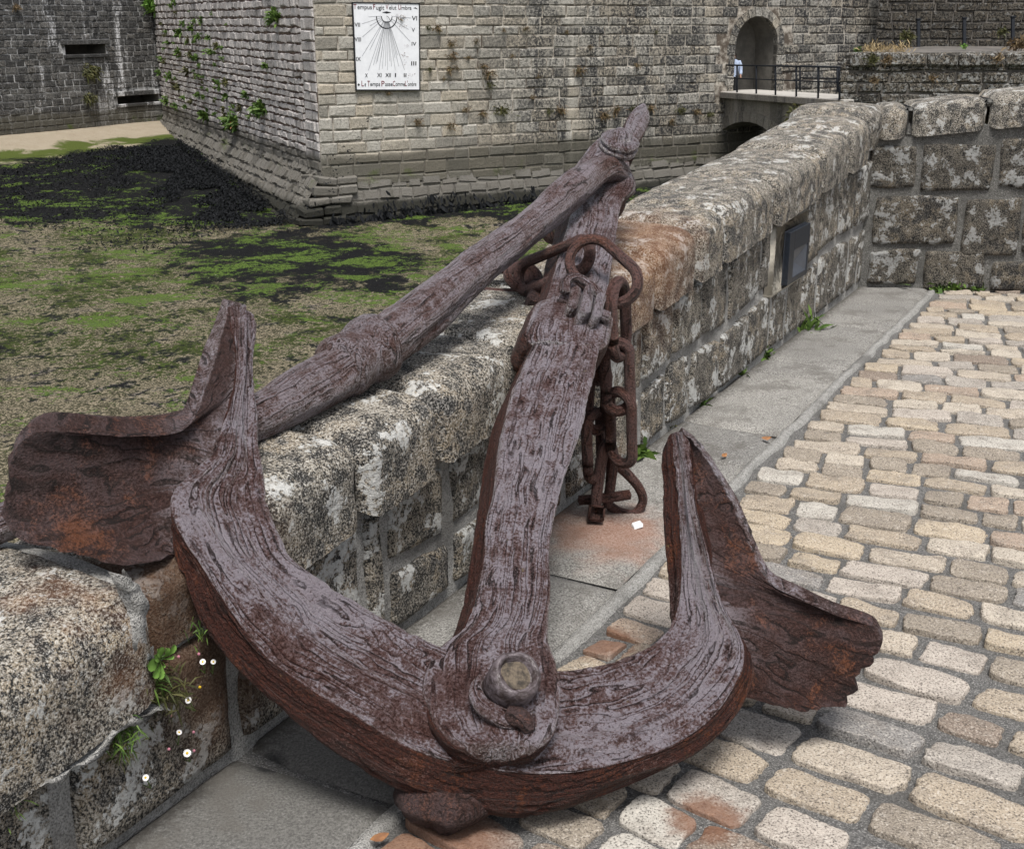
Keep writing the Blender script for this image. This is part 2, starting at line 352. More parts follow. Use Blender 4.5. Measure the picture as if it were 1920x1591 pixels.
def m_iron(name, patina_sheen=.8, orange=.3, rough=.38, base=(.075, .034, .024), scale=1., seed=0.):
    n = N(name); g = n.attr('grain'); P = n.pos()
    gw = n.nd('VectorMath', operation='ADD'); n.set(gw.inputs[0], n.mapv(g, (30*scale, 30*scale, 1.5*scale), (seed, 0, 0))); wn_ = n.nd('TexNoise'); n.set(wn_.inputs['Vector'], g); wn_.inputs['Scale'].default_value = 7; wn_.inputs['Detail'].default_value = 2
    n.set(gw.inputs[1], n.mapv(wn_.outputs[1], (.9, .9, .12))); gs = gw.outputs[0]
    s1 = n.noise(gs, 1, 1.5, .45); s2 = n.noise(n.mapv(g, (150*scale, 150*scale, 9*scale)), 1, 3, .6, .3); sl = n.noise(n.mapv(g, (16, 16, 2.0), (seed, 4, 0)), 1, 3, .55)
    pit = n.noise(P, 150, 4, .72); pit2 = n.noise(P, 330, 2, .6); pat = n.noise(P, 7, 5, .65, .6); pat2 = n.noise(P, 24, 5, .7); big = n.noise(P, 3.1, 4, .6)
    shade = n.nd('Attribute', attribute_name='painted_shade').outputs['Fac']  # painted light and shade: positive darkens the rust, negative adds sky sheen
    rust = n.mix(n.step(pit, .36, .64), base, (base[0]*2.6, base[1]*2.2, base[2]*1.9))
    rust = n.mix(n.ma('MULTIPLY', n.step(n.ma('ADD', pat, n.ma('MULTIPLY', n.ma('SUBTRACT', pit, .5), .5)), .55, .70), orange), rust, n.mix(pit, (.11, .030, .010), (.30, .095, .022)))
    pt = n.ma('ADD', patina_sheen, n.ma('MULTIPLY', n.ma('MAXIMUM', n.ma('MULTIPLY', shade, -1), 0), .85))
    tt = n.ma('ADD', n.ma('MULTIPLY', s1, 9), n.ma('ADD', n.ma('MULTIPLY', pat2, .7), n.ma('MULTIPLY', pit, .30)))
    fr = n.ma('FRACT', tt); stair = n.ma('ADD', n.ma('FLOOR', tt), n.step(fr, .02, .26))
    gate = n.step(n.noise(P, 9, 3, .6), .36, .56)
    line = n.ma('MULTIPLY', n.ma('MULTIPLY', n.step(fr, .22, .06), n.step(fr, .0, .02)), gate)
    uu = n.ma('MULTIPLY', n.step(n.ma('ADD', shade, n.ma('MULTIPLY', n.ma('SUBTRACT', s1, .5), 1.2)), .25, .75), .26)
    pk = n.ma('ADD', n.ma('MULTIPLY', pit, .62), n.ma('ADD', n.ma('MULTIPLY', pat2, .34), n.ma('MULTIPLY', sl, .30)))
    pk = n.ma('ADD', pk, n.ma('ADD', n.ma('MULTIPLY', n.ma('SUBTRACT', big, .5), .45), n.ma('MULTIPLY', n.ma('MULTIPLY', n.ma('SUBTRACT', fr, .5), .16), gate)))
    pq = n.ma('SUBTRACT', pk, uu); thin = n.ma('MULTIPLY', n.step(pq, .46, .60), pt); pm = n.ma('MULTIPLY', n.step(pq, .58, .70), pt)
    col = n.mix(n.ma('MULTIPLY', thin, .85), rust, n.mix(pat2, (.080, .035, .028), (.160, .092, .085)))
    col = n.mix(n.ma('MULTIPLY', pm, .92), col, n.mix(pat2, (.225, .190, .208), (.420, .384, .435)))  # lavender patches and crests: reflected sky painted into the colour
    col = n.mix(n.ma('MULTIPLY', n.step(pit, .44, .35), .85), col, (.048, .019, .014))
    col = n.mix(n.ma('MULTIPLY', line, .9), col, (.014, .007, .006))  # shade in the crevices, painted as dark lines
    lc = n.ma('MULTIPLY', n.step(n.noise(P, 55, 3, .6), .70, .75), .5*patina_sheen); col = n.mix(lc, col, (.26, .20, .07))
    h = n.ma('ADD', n.ma('MULTIPLY', stair, .30), n.ma('ADD', n.ma('MULTIPLY', s2, .35), n.ma('MULTIPLY', pit, .75)))
    ro = n.mix(thin, (rough+.25,)*3, (rough,)*3); ior = n.ma('ADD', 1.38, n.ma('MULTIPLY', thin, .62))
    return n.p(Base_Color=col, Roughness=ro, IOR=ior, Normal=n.bump(h, .030, 1.))
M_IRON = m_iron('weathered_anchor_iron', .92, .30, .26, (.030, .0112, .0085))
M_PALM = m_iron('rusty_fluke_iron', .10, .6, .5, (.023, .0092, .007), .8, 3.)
M_STOCK = m_iron('weathered_stock_iron', .68, .24, .4, (.042, .0175, .013), 1.0, 5.)
M_CHAIN = m_iron('chain_iron', .12, .28, .40, (.050, .020, .0135), 1., 9.)
def m_fort(name, a, b_, c, dark=.4, stains=.5, seed=0., tide=True, white=0., red=0., xr=None):
    n = N(name); P = n.pos(); v = n.mapv(P, loc=(seed, seed, 0)); r = n.isl(); f = n.noise(v, 14, 5, .7); f2 = n.noise(v, 40, 3, .7); big = n.noise(v, .35, 5, .62)
    col = n.ramp(r, [(0, a), (.3, b_), (.55, c), (.75, [q*.72 for q in b_]), (.9, [q*1.15 for q in a]), (1, c)])
    col = n.mix(n.ma('MULTIPLY', n.step(f, .48, .68), .55), col, [q*.42 for q in b_]); col = n.mix(n.ma('MULTIPLY', n.step(f2, .55, .68), .55), col, (.50, .48, .44))
    col = n.mix(n.ma('MULTIPLY', n.step(f2, .45, .34), .7), col, (.06, .055, .05))
    st = n.noise(n.mapv(v, (1.1, 1.1, .10)), 1, 5, .65); st2 = n.noise(n.mapv(v, (.35, .35, .16)), 1, 4, .6)
    k = n.ma('MULTIPLY', n.step(n.ma('ADD', n.ma('MULTIPLY', st, .6), n.ma('MULTIPLY', st2, .4)), .60-.22*stains, .70-.22*stains), n.step(n.ma('ADD', f, n.ma('MULTIPLY', n.ma('SUBTRACT', r, .5), .14)), .28, .66))
    s3 = n.noise(n.mapv(v, (1.7, 1.7, .07), (3, 1, 0)), 1, 4, .6); k = n.ma('MAXIMUM', k, n.ma('MULTIPLY', n.step(s3, .60-.06*stains, .67-.06*stains), n.step(f, .32, .56)))
    if xr: k = n.ma('MULTIPLY', k, n.ma('ADD', .16, n.ma('MULTIPLY', n.step(n.ma('ADD', n.sep(P)[0], n.ma('MULTIPLY', n.ma('SUBTRACT', big, .5), 3)), *xr), .9)))
    col = n.mix(n.ma('MULTIPLY', k, dark, cl=True), col, (.035, .035, .036))
    if white:
        ws = n.noise(n.mapv(v, (.9, .9, .14), (5, 3, 0)), 1, 5, .7); col = n.mix(n.ma('MULTIPLY', n.step(n.ma('ADD', ws, n.ma('MULTIPLY', n.ma('SUBTRACT', f, .5), .3)), .545, .63), white), col, (.62, .62, .63))
    if tide:
        z = n.sep(P)[2]; zz = n.ma('ADD', z, n.ma('MULTIPLY', n.ma('SUBTRACT', big, .5), .6)); zz = n.ma('ADD', zz, n.ma('MULTIPLY', n.ma('SUBTRACT', f, .5), .25))
        col = n.mix(n.ma('MULTIPLY', n.step(zz, -1.80, -2.08), .82), col, n.mix(f, (.05, .048, .038), (.125, .115, .092)))
        gm = n.ma('MULTIPLY', n.ma('MULTIPLY', n.step(zz, -2.35, -2.5), n.step(zz, -2.95, -2.7)), n.step(n.noise(v, .8, 4), .58, .68)); col = n.mix(n.ma('MULTIPLY', gm, .7), col, (.06, .085, .012))
        col = n.mix(n.ma('MULTIPLY', n.step(zz, -3.25, -3.45), .92), col, n.mix(f2, (.008, .009, .008), (.035, .034, .026)))
    return n.p(Base_Color=col, Roughness=.92, Specular_IOR_Level=.2, Normal=n.bump(n.ma('ADD', f, n.ma('MULTIPLY', f2, .5)), .05, .7))
M_RF = m_fort('bastion_ashlar', (.46, .435, .385), (.385, .36, .31), (.50, .44, .35), .97, 1.05, 2., xr=(-2.5, 1.5))
M_LF = m_fort('bastion_rubble', (.50, .47, .455), (.57, .535, .515), (.42, .385, .37), .6, .38, 11.)
M_CU = m_fort('curtain_stone', (.20, .195, .185), (.125, .122, .118), (.26, .245, .225), .97, 1.25, 23., True, .95)
M_TR = m_granite('terrace_stone', .95, .5, .70, False, 31., .16, .9, .3, .44)
M_BK = m_granite('back_wall_stone', 1.5, .5, .50, False, 41., .14, .8, .12, .30)
M_BR = m_fort('bridge_stone', (.27, .25, .215), (.22, .20, .175), (.31, .28, .235), .7, .5, 51., False, .12)
def m_fmort(name, a, b):
    n = N(name); P = n.pos(); f = n.noise(P, 5, 5, .7); g = n.noise(P, 1.1, 4, .6)
    c = n.mix(n.step(n.ma('ADD', n.ma('MULTIPLY', f, .5), n.ma('MULTIPLY', g, .5)), .42, .58), a, b); z = n.sep(P)[2]
    c = n.mix(n.ma('MULTIPLY', n.step(z, -1.7, -2.2), .8), c, (.075, .07, .058))
    return n.p(Base_Color=c, Roughness=.95)
M_FMR = m_fmort('ashlar_mortar', (.46, .42, .36), (.085, .066, .05))
M_FML = m_fmort('rubble_joint_soil', (.055, .026, .018), (.14, .10, .075))
M_FMC = m_fmort('curtain_mortar', (.55, .55, .55), (.07, .07, .07))
M_FMT = m_fmort('terrace_mortar', (.06, .055, .05), (.14, .125, .11))
def m_mud():
    n = N('tidal_mud'); P = n.pos(); x, y, z = n.sep(P)
    wb = n.noise(P, .10, 4, .55); v = n.mapv(P, (1, .8, 1)); w1 = n.noise(v, .55, 6, .62, .5); w2 = n.noise(v, 2.2, 6, .68, .3); w3 = n.noise(v, 9, 5, .7); fi = n.noise(P, 26, 4, .7)
    sand = n.mix(w3, (.20, .165, .11), (.46, .40, .29)); sand = n.mix(n.ma('MULTIPLY', n.step(n.ma('ADD', fi, n.ma('MULTIPLY', n.ma('SUBTRACT', w2, .5), .5)), .54, .45), .92), sand, (.028, .030, .016))
    sand = n.mix(n.ma('MULTIPLY', n.step(w2, .54, .66), .6), sand, (.19, .175, .19))
    yy = n.ma('ADD', y, n.ma('MULTIPLY', n.ma('SUBTRACT', wb, .5), 7))
    dc = n.ma('ADD', n.ma('MULTIPLY', x, .871), n.ma('ADD', n.ma('MULTIPLY', y, -.491), 42.83))
    # green weed: band nearer the camera
    gz = n.ma('MULTIPLY', n.step(yy, 16, 22), n.step(yy, 41, 37)); gk = n.ma('ADD', n.ma('MULTIPLY', w1, .55), n.ma('MULTIPLY', w2, .45))
    gk = n.ma('ADD', gk, n.ma('MULTIPLY', gz, .08)); gcol = n.mix(w3, (.022, .034, .008), (.075, .105, .022)); gcol = n.mix(n.step(fi, .47, .36), gcol, (.018, .022, .010))
    c = n.mix(n.ma('MULTIPLY', n.step(n.ma('ADD', gk, n.ma('MULTIPLY', n.ma('SUBTRACT', w3, .5), .55)), .55, .605), n.step(fi, .36, .5)), sand, gcol)
    # black wrack: far belt, foot of the bastion, loose patches
    bel = n.ma('MULTIPLY', n.step(yy, 34.5, 38.5), n.step(dc, 2.5, 4.2)); dk = n.ma('ADD', n.ma('MULTIPLY', w1, .5), n.ma('MULTIPLY', w2, .5)); dk = n.ma('ADD', dk, n.ma('MULTIPLY', bel, .24))
    foot = n.near(P, (-6.0, 32.0, -4), 1.0, 5.0, w1, 3); dk = n.ma('ADD', dk, n.ma('MULTIPLY', foot, .17))
    dk = n.ma('ADD', dk, n.ma('MULTIPLY', n.near(P, (-4.2, 28.5, -4), 1.2, 4.6), .115))
    bc = n.mix(w3, (.005, .0055, .006), (.022, .022, .023)); bc = n.mix(n.ma('MULTIPLY', n.step(fi, .58, .68), .5), bc, (.07, .067, .062))
    bc = n.mix(n.ma('MULTIPLY', n.step(n.noise(v, 1.3, 5, .6), .62, .66), .75), bc, (.10, .15, .03))
    ds = n.ma('ADD', n.ma('MULTIPLY', w2, .55), n.ma('MULTIPLY', w3, .45)); c = n.mix(n.ma('MULTIPLY', n.step(n.ma('ADD', ds, n.ma('MULTIPLY', n.ma('SUBTRACT', fi, .5), .3)), .517, .567), .92), c, bc)
    c = n.mix(n.step(n.ma('ADD', dk, n.ma('ADD', n.ma('MULTIPLY', n.ma('SUBTRACT', fi, .5), .2), n.ma('MULTIPLY', n.ma('SUBTRACT', w3, .5), .25))), .565, .60), c, bc)
    gb = n.ma('ADD', n.ma('MULTIPLY', n.noise(n.mapv(v, (.8, 1.3, 1), (7, 3, 0)), .9, 6, .7, .4), .7), n.ma('MULTIPLY', w3, .3))
    gb = n.ma('ADD', gb, n.ma('MULTIPLY', n.ma('MULTIPLY', n.step(yy, 22, 28), n.step(yy, 42, 38)), .035))
    c = n.mix(n.ma('MULTIPLY', n.step(n.ma('ADD', gb, n.ma('MULTIPLY', n.ma('SUBTRACT', fi, .5), .22)), .555, .60), n.step(fi, .40, .5)), c, n.mix(w3, (.050, .095, .014), (.155, .225, .055)))
    # shells
    c = n.mix(n.ma('MULTIPLY', n.step(n.noise(P, 14, 2, .5), .72, .75), .6), c, (.5, .47, .42))
    bz = n.ma('ADD', dc, n.ma('MULTIPLY', n.ma('SUBTRACT', w1, .5), 5)); bs = n.mix(w2, (.33, .275, .20), (.46, .40, .315)); bs = n.mix(n.ma('MULTIPLY', n.step(w3, .62, .7), .5), bs, (.12, .10, .07))
    c = n.mix(n.step(bz, 4.6, 3.9), c, n.mix(n.ma('MULTIPLY', n.step(bz, 2.4, 3.0), n.step(w1, .40, .52)), bs, (.09, .115, .03)))
    h = n.ma('ADD', n.ma('MULTIPLY', w3, .5), n.ma('ADD', n.ma('MULTIPLY', fi, .5), w2))
    return n.p(Base_Color=c, Roughness=.85, Specular_IOR_Level=.04, Normal=n.bump(h, .14, 1.))
M_MUD = m_mud()
def m_plain(name, c, c2=None, sc=30, rough=.6, metal=0., spec=.5, bump=0.):
    n = N(name); P = n.pos(); f = n.noise(P, sc, 4, .65)
    b = n.mix(n.step(f, .35, .65), c, c2 if c2 else [q*.75 for q in c])
    return n.p(Base_Color=b, Roughness=rough, Metallic=metal, Specular_IOR_Level=spec, **({'Normal': n.bump(f, bump, .8)} if bump else {}))
M_BOLT = m_plain('dark_bolt_iron', (.040, .028, .027), (.135, .112, .120), 42, .40, bump=.012)
M_SILT = m_plain('dry_silt', (.125, .098, .070), (.035, .028, .022), 60, .9, bump=.010)
def m_leaf(name, a, b):
    n = N(name); c = n.mix(n.isl(), a, b); return n.p(Base_Color=c, Roughness=.6, Specular_IOR_Level=.3)
M_LEAF = m_leaf('green_leaf', (.035, .075, .012), (.10, .16, .03)); M_BRIGHT = m_leaf('bright_leaf', (.09, .19, .03), (.17, .30, .06))
M_DRY = m_leaf('dry_stem', (.085, .055, .030), (.17, .12, .06)); M_OLIVE = m_leaf('olive_leaf', (.04, .045, .014), (.09, .085, .03)); M_STRAW = m_leaf('straw_grass', (.28, .20, .10), (.46, .36, .20))
M_WRACK = m_leaf('black_wrack', (.004, .0045, .005), (.020, .021, .023)); M_WRACK.node_tree.nodes['Principled BSDF'].inputs['Specular IOR Level'].default_value = .02; M_PETAL = m_leaf('white_petal', (.72, .70, .68), (.82, .80, .80)); M_PINK = m_leaf('pink_bud', (.42, .13, .20), (.55, .26, .30)); M_YEL = m_leaf('yellow_disc', (.55, .33, .02), (.65, .45, .04))
M_BOARD = m_plain('white_enamel', (.82, .83, .86), (.76, .77, .80), 6, .4); M_INK = m_plain('black_ink', (.012, .012, .016), rough=.5); M_RED = m_plain('red_ink', (.19, .02, .03), rough=.5); M_LINE = m_plain('grey_ink', (.30, .31, .33), rough=.6); M_CHIP = m_plain('chipped_enamel', (.30, .22, .20), (.50, .48, .50), 12)
M_RAIL = m_plain('dark_rail_paint', (.006, .008, .012), (.012, .014, .018), 20, .7, spec=.2); M_LAMP = m_plain('charcoal_lamp_paint', (.016, .021, .030), (.012, .015, .021), 60, .38); M_LINT = m_plain('pale_lintel', (.50, .46, .39), (.40, .37, .31), 25, .9, bump=.01)
M_SHIRT = m_plain('pale_blue_cloth', (.42, .50, .66), rough=.9); M_TROU = m_plain('black_cloth', (.012, .013, .016), rough=.9); M_SKIN = m_plain('skin', (.34, .19, .13), rough=.6); M_HAIR = m_plain('dark_hair', (.02, .014, .01), rough=.6)
M_VOID = m_plain('dark_interior_stone', (.16, .148, .128), (.105, .098, .086), 3, .95); M_DECK = m_plain('pale_deck', (.42, .40, .37), (.34, .32, .29), 8, .9); M_PAPER = m_plain('white_paper', (.75, .75, .76), rough=.8); M_DLEAF = m_plain('dead_leaf', (.30, .14, .05), (.16, .07, .03), 60, .8)

# ------------------------------------------------------------------ setting: tidal flat, road, pavement
def zmud(y): return -4+.055*np.clip(np.asarray(y)-34, 0, 16)+.02*np.clip(np.asarray(y)-50, 0, 20)
def build_mud():
    ys = np.r_[np.linspace(8, 30, 130), np.linspace(30, 64, 120)[1:], [80, 140, 260]]; xs = np.r_[[-220, -90, -45], np.linspace(-30, 16, 190), [40, 90, 220]]
    X, Y = np.meshgrid(xs, ys); Q = np.stack([X, Y, X*0], -1)
    Z = zmud(Y)+.05*fbm(Q*.6, 4, 3)+.03*fbm(Q*2.5, 3, 5)
    # beach rising towards the curtain wall
    d = -((X+16.2)*.87+(Y-58.5)*-.49)                            # minus the distance in front of the curtain plane
    Z = np.where(Y > 40, np.maximum(Z, -2.66-.135*np.clip(-d, 0, 99)+.05*fbm(Q*.3, 3, 8)), Z)
    return tag(mesh('tidal_flat', np.stack([X, Y, Z], -1).reshape(-1, 3), [f for f in grid_faces(len(ys), len(xs))], M_MUD), kind='structure')
build_mud()
def row_alpha(s): return np.radians(np.interp(s, [-3.4, -1.9, -.9, 0, 3.2], [-11, -7.6, 2.5, 7.5, 16.5]))
def stone_top(mb, c, e1, e2, a, b, h, seed, N_=36, p=4.5, z0=-.02):
    th = np.linspace(0, 2*np.pi, N_, endpoint=False); co, si = np.cos(th), np.sin(th)
    r = (abs(co)**p+abs(si)**p)**(-1/p)
    jit = 1+.028*nz(np.stack([co*14, si*14, co*0+seed*2.3], -1), 8)+.055*nz(np.stack([co*1.5, si*1.5, co*0+seed*3.1], -1), 5)+.04*nz(np.stack([co*5, si*5, co*0+seed*1.3], -1), 6)
    ux, uy = r*co*jit, r*si*jit
    V = []
    tx, ty = RS.uniform(-.006, .006, 2)
    for sc_, hz in ((1.012, z0), (1.0, h*.62), (.982, h*.90), (.945, h*1.0), (.62, h*1.0), (.3, h*1.0)):
        q = np.asarray(c)[None]+(ux*sc_*a)[:, None]*e1+(uy*sc_*b)[:, None]*e2
        nzv = fbm(np.c_[q[:, :2]*16, np.full(N_, seed*.7)], 3, 7)*.010*(1 if hz > 0 else 0)
        q[:, 2] += hz+nzv+(tx*ux+ty*uy)*sc_*(hz > 0); V.append(q)
    V = np.concatenate(V); V = np.r_[V, [np.asarray(c)+[0, 0, h*1.08]]]
    F = grid_faces(6, N_, True)+[(5*N_+j, 5*N_+(j+1) % N_, 6*N_) for j in range(N_)]
    mb.add(V, F)
def build_road():
    xs = np.r_[[-12, -6], np.linspace(-3.6, 4.6, 120), [6, 9]]; ts = np.r_[np.linspace(.475, 4.8, 64), [7, 12, 20]]
    V = []
    for s in xs:
        for t in ts: V.append(W(s, t, 0))
    V = np.array(V); V[:, 2] += .006*fbm(V*9, 3, 2)-.004
    road = tag(mesh('road', V, [f[::-1] for f in grid_faces(len(xs), len(ts))], M_GROUT), kind='structure')
    mb = MB(); s0 = -3.35; k = 0
    while s0 < 4.35:
        pitch = RS.uniform(.132, .165); al = row_alpha(s0); t = .505+RS.uniform(0, .03)
        first = True
        while t < 4.6:
            ln = RS.uniform(.15, .29)
            if RS.rand() < .12: ln *= .7
            gap = RS.uniform(.009, .020)*(1.3 if s0 < -1.2 else 1)
            tc = t+ln/2; al2 = row_alpha(s0)*(1-.12*(tc-.5)); sc_ = s0+math.tan(al)*(tc-.5)+pitch/2
            c = W(sc_, tc); px, py, Z = proj(c)
            if Z > .5 and -200 < px < 2750 and py > 380 and py < 1850 and sc_ < 4.3-.50*(tc-.5):
                a2 = al2+RS.uniform(-.06, .06); e1 = Nw*math.cos(a2)+Uw*math.sin(a2); e2 = Uw*math.cos(a2)-Nw*math.sin(a2)
                hb = (pitch-gap*RS.uniform(.9, 1.3))/2*(1-.08*RS.rand())
                stone_top(mb, c, e1, e2, (ln-gap)/2, hb, RS.uniform(.007, .014), k, p=RS.uniform(5, 15)); k += 1
            t += ln+gap*.35
        s0 += pitch
    mb.build('cobblestones', M_COB, road)
build_road()
def build_walk():
    base = tag(mesh('pavement', np.array([W(-4.2, -.05, .002), W(4.2, -.05, .002), W(4.2, .50, -.012), W(-4.2, .50, -.012)]), [(3, 2, 1, 0)], M_GROUT), kind='structure')
    mb = MB(); cuts = [-4.1, -2.55, -1.28, -.02, .42, 1.38, 1.62, 2.55, 2.72, 4.1]
    for a, b in zip(cuts[:-1], cuts[1:]):
        nS, nT = 24, 16; u = np.linspace(0, 1, nS); v = np.linspace(0, 1, nT); U, V_ = np.meshgrid(u, v, indexing='ij')
        tmax = .452; e = np.minimum(np.minimum(U, 1-U)*(b-a), np.minimum(V_, 1-V_)*tmax)
        Sg = a+.006+U*(b-a-.012); Tg = -.01+V_*tmax
        Q = W(0, 0)[None, None]+Uw*Sg[..., None]+Nw*Tg[..., None]
        z = .012+.004*fbm(Q*5, 3, 4)+RS.uniform(-.003, .003)-.016*(1-sm(e, 0, .012)); Q[..., 2] = z
        mb.add(Q.reshape(-1, 3), [f[::-1] for f in grid_faces(nS, nT)])
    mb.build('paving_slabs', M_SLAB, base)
    xs = np.linspace(-4.1, 4.1, 200); V = []
    for s in xs:
        wob = .006*nz(np.array([[s*6, 0, 0]]))[0]
        for t, z in ((.446, -.01), (.450+wob, .013), (.484+wob*1.5, .013), (.492+wob*2, -.01)): V.append(W(s, t, z+.003*nz(np.array([[s*14, t*90, 3]]))[0]))
    mesh('mortar_strip', V, [f[::-1] for f in grid_faces(200, 4)], M_MORT, base)
build_walk()

# ------------------------------------------------------------------ parapet walls of big granite blocks
def block(mb, P0, eu, ev, en, u0, u1, vf0, vf1, seed, dep=.026, nu=18, nv=14, rnd=.07, back=-.03):
    u = np.linspace(-1, 1, nu); v = np.linspace(-1, 1, nv); Ug, Vg = np.meshgrid(u, v, indexing='ij')
    U2 = Ug*np.sqrt(1-rnd*Vg**4); V2 = Vg*np.sqrt(1-rnd*Ug**4)
    s = (u0+u1)/2+(u1-u0)/2*U2; lo, hi = vf0(s), vf1(s); z = lo+(hi-lo)*(V2+1)/2
    Q = P0+eu*s[..., None]+ev*z[..., None]
    wb = fbm(Q*7+seed, 2, 31)*.016; s2 = wb; e = np.minimum((1-abs(Ug))*(u1-u0)/2, (1-abs(Vg))*(hi-lo)/2)
    h = back+(dep-back)*sm(e, -.004, .022)+sm(e, 0, .05)*(.012*fbm(Q*6+seed, 3, 33)+.006*fbm(Q*22, 3, 34))
    Q = Q+eu*s2[..., None]+ev*(fbm(Q*7+seed+40, 2, 32)*.012)[..., None]+en*h[..., None]
    mb.add(Q.reshape(-1, 3), grid_faces(nu, nv))
def coping(name, P0, eu, en, s0, s1, hf, jf, tf, tb, parent, seed, mat, ns=26, drop=0.):
    pr = []; 
    for q in np.linspace(0, 1, 7): pr.append((0., q*.66))            # front face up
    for q in np.linspace(0, np.pi/2, 7)[1:]: pr.append((-(1-math.cos(q))*.17, .66+.34*math.sin(q)))
    for q in np.linspace(0, 1, 12)[1:-1]: pr.append((-.17-.65*q, 1.0+.03*math.sin(q*np.pi)))
    for q in np.linspace(0, np.pi/2, 6): pr.append((-.82-.18*math.sin(q), .70+.30*math.cos(q)))
    for q in np.linspace(0, 1, 5)[1:]: pr.append((-1., .70*(1-q)))
    pr = np.array(pr); M_ = len(pr); wd = tf-tb
    sv = np.linspace(0, 1, ns); V = []
    r_ = RS.uniform(-.006, .006, 3)
    for i, q in enumerate(sv):
        s = s0+(s1-s0)*q; h = hf(s)+r_[0]-drop; j = jf(s)
        e = min(q, 1-q)*(s1-s0); k = .036*(1-min(1, e/.055))**2
        ct, cz = -.5, .45
        t = tf+r_[1]+((pr[:, 0]-ct)*(1-k/.22)+ct)*wd; z = j+((pr[:, 1]-cz)*(1-k/.12)+cz)*(h-j)
        V.append(P0+eu*s+en*t[:, None]+Zw*z[:, None])
    V = np.array(V); n = normals(V, False); c = V.mean((0, 1))
    if ((V-c)*n).sum() < 0: n = -n
    V = V+n*(.006*fbm(V*4+seed, 3, 41)+.005*fbm(V*19+seed, 3, 42)+.003*fbm(V*60, 2, 43))[..., None]
    F = grid_faces(ns, M_); V = V.reshape(-1, 3)
    F += [tuple(range(M_)), tuple(range((ns-1)*M_, ns*M_))[::-1]]
    o = mesh(name, V, F, mat, parent); return o
def build_parapet():
    t = thing('parapet_wall', 'low grey granite parapet with rounded coping stones carrying the anchor', 'wall', W(0, -.2, 0))
    mb = MB(); P0 = MBp
    # mortar body with street face, outer face down to the tidal flat
    S = np.linspace(-4.3, 3.76, 160); V = []
    for s in S:
        zz = np.linspace(-.03, hjnt(s)+.03, 14)
        for z in zz: V.append(W(s, +.006+.014*fbm(np.array([[s*7, z*7, 1.]]), 3, 6)[0], z))
    mb.add(V, grid_faces(160, 14))
    mb.build('mortar_joints', M_MORT, t)
    q = MB(); q.add([W(-4.3, -.46, -4.6), W(3.9, -.46, -4.6), W(3.9, -.46, hjnt(3.9)+.1), W(-4.3, -.46, hjnt(-4.3)+.1)], [(0, 3, 2, 1)])
    q.build('quay_face', M_FACE, t)
    mb = MB(); k = 0
    mid = lambda s: .50*hjnt(s)+.02*np.sin(s*5)
    one = lambda s: hjnt(s)-.010; lo = lambda s: s*0+.028
    s = -4.2
    while s < -1.95:
        l = RS.uniform(.42, .62); block(mb, P0, Uw, Zw, Nw, s+.014, min(s+l, -1.93)-.014, lo, one, k, nu=24, nv=18); k += 1; s += l
    for row in (0, 1):
        s = -1.92+(0 if row else 0)
        while s < 3.70:
            l = RS.uniform(.26, .44) if row == 0 else RS.uniform(.30, .56)
            s1 = min(s+l, 3.74)
            if 3.74-s1 < .15: s1 = 3.74
            g = RS.uniform(.009, .016)
            f0, f1 = (lo, lambda q: mid(q)-.011) if row == 0 else (lambda q: mid(q)+.011, one)
            if not (row == 1 and abs((s+s1)/2-1.86) < .0): block(mb, P0, Uw, Zw, Nw, s+g, s1-g, f0, f1, k, dep=RS.uniform(.016, .034)); k += 1
            s = s1
    mb.build('wall_blocks', M_FACE, t)
    cuts = [-4.3, -3.62, -2.84, -2.47, -2.08, -1.70, -1.21, -.64, -.07, .38, .72, 1.48, 2.35, 2.95, 3.42]
    for i, (a, b) in enumerate(zip(cuts[:-1], cuts[1:])):
        d = .05 if i == 2 else 0
        jf = (lambda s: hjnt(s)-.04) if i == 1 else hjnt
        o = coping('coping_stone', P0, Uw, Nw, a+.006, b-.006, hcop, jf, .068-(.05 if i == 2 else 0)+(.015 if i == 1 else 0), -.475, t, i*3.3, M_COP, drop=d)
        if i == 2: tag(o, 'rust stained coping stone under the left arm')
    # mortar between copings
    mb = MB()
    for b in cuts[1:-1]:
        V = []; 
        for ds in (-.03, 0, .03):
            for tt, zf in ((.018, .10), (.012, .66), (-.045, .88), (-.2, .95), (-.43, .90), (-.45, .2)): V.append(W(b+ds, tt-.012*abs(ds)/.03, hjnt(b)+zf*(hcop(b)-hjnt(b))-.006-.008*abs(ds)/.03))
        mb.add(V, grid_faces(3, 6))
    # smear of mortar on the end of the near block and along the joint below it
    for pts, wd in (([(236, 1075, .02), (255, 1120, .03), (262, 1180, .035), (268, 1240, .03), (256, 1262, .01)], .030), ([(80, 1472, .02), (130, 1440, .02), (180, 1405, .022), (215, 1375, .03), (262, 1338, .04), (300, 1330, .03)], .020)):
        V = []; a0 = None
        for i, (x, y, ww) in enumerate(pts):
            p0 = onpl(x, y, W(0, .078), Nw); V.append([p0+Zw*0-Uw*ww*.8-Nw*.02, p0-Uw*ww*.5+Nw*.004+Zw*ww*.3, p0+Uw*ww*.5+Nw*.004-Zw*ww*.2, p0+Uw*ww*.8-Nw*.03])
        Q, L = path(np.array(V), 30); Q = Q+.012*np.stack([nz(Q*30, 3), nz(Q*30, 4), nz(Q*30, 5)], -1)
        mb.add(Q.reshape(-1, 3), grid_faces(30, 4))
    mb.build('coping_mortar', M_MORT, t)
    return t
PAR = build_parapet()
E0 = np.array([2.335, 8.10, 0.]); Ue = np.array([1., -.13, 0]); Ue /= np.linalg.norm(Ue); Ne = np.array([Ue[1], -Ue[0], 0.])
Ne = np.array([-.13, -1., 0]); Ne /= np.linalg.norm(Ne)
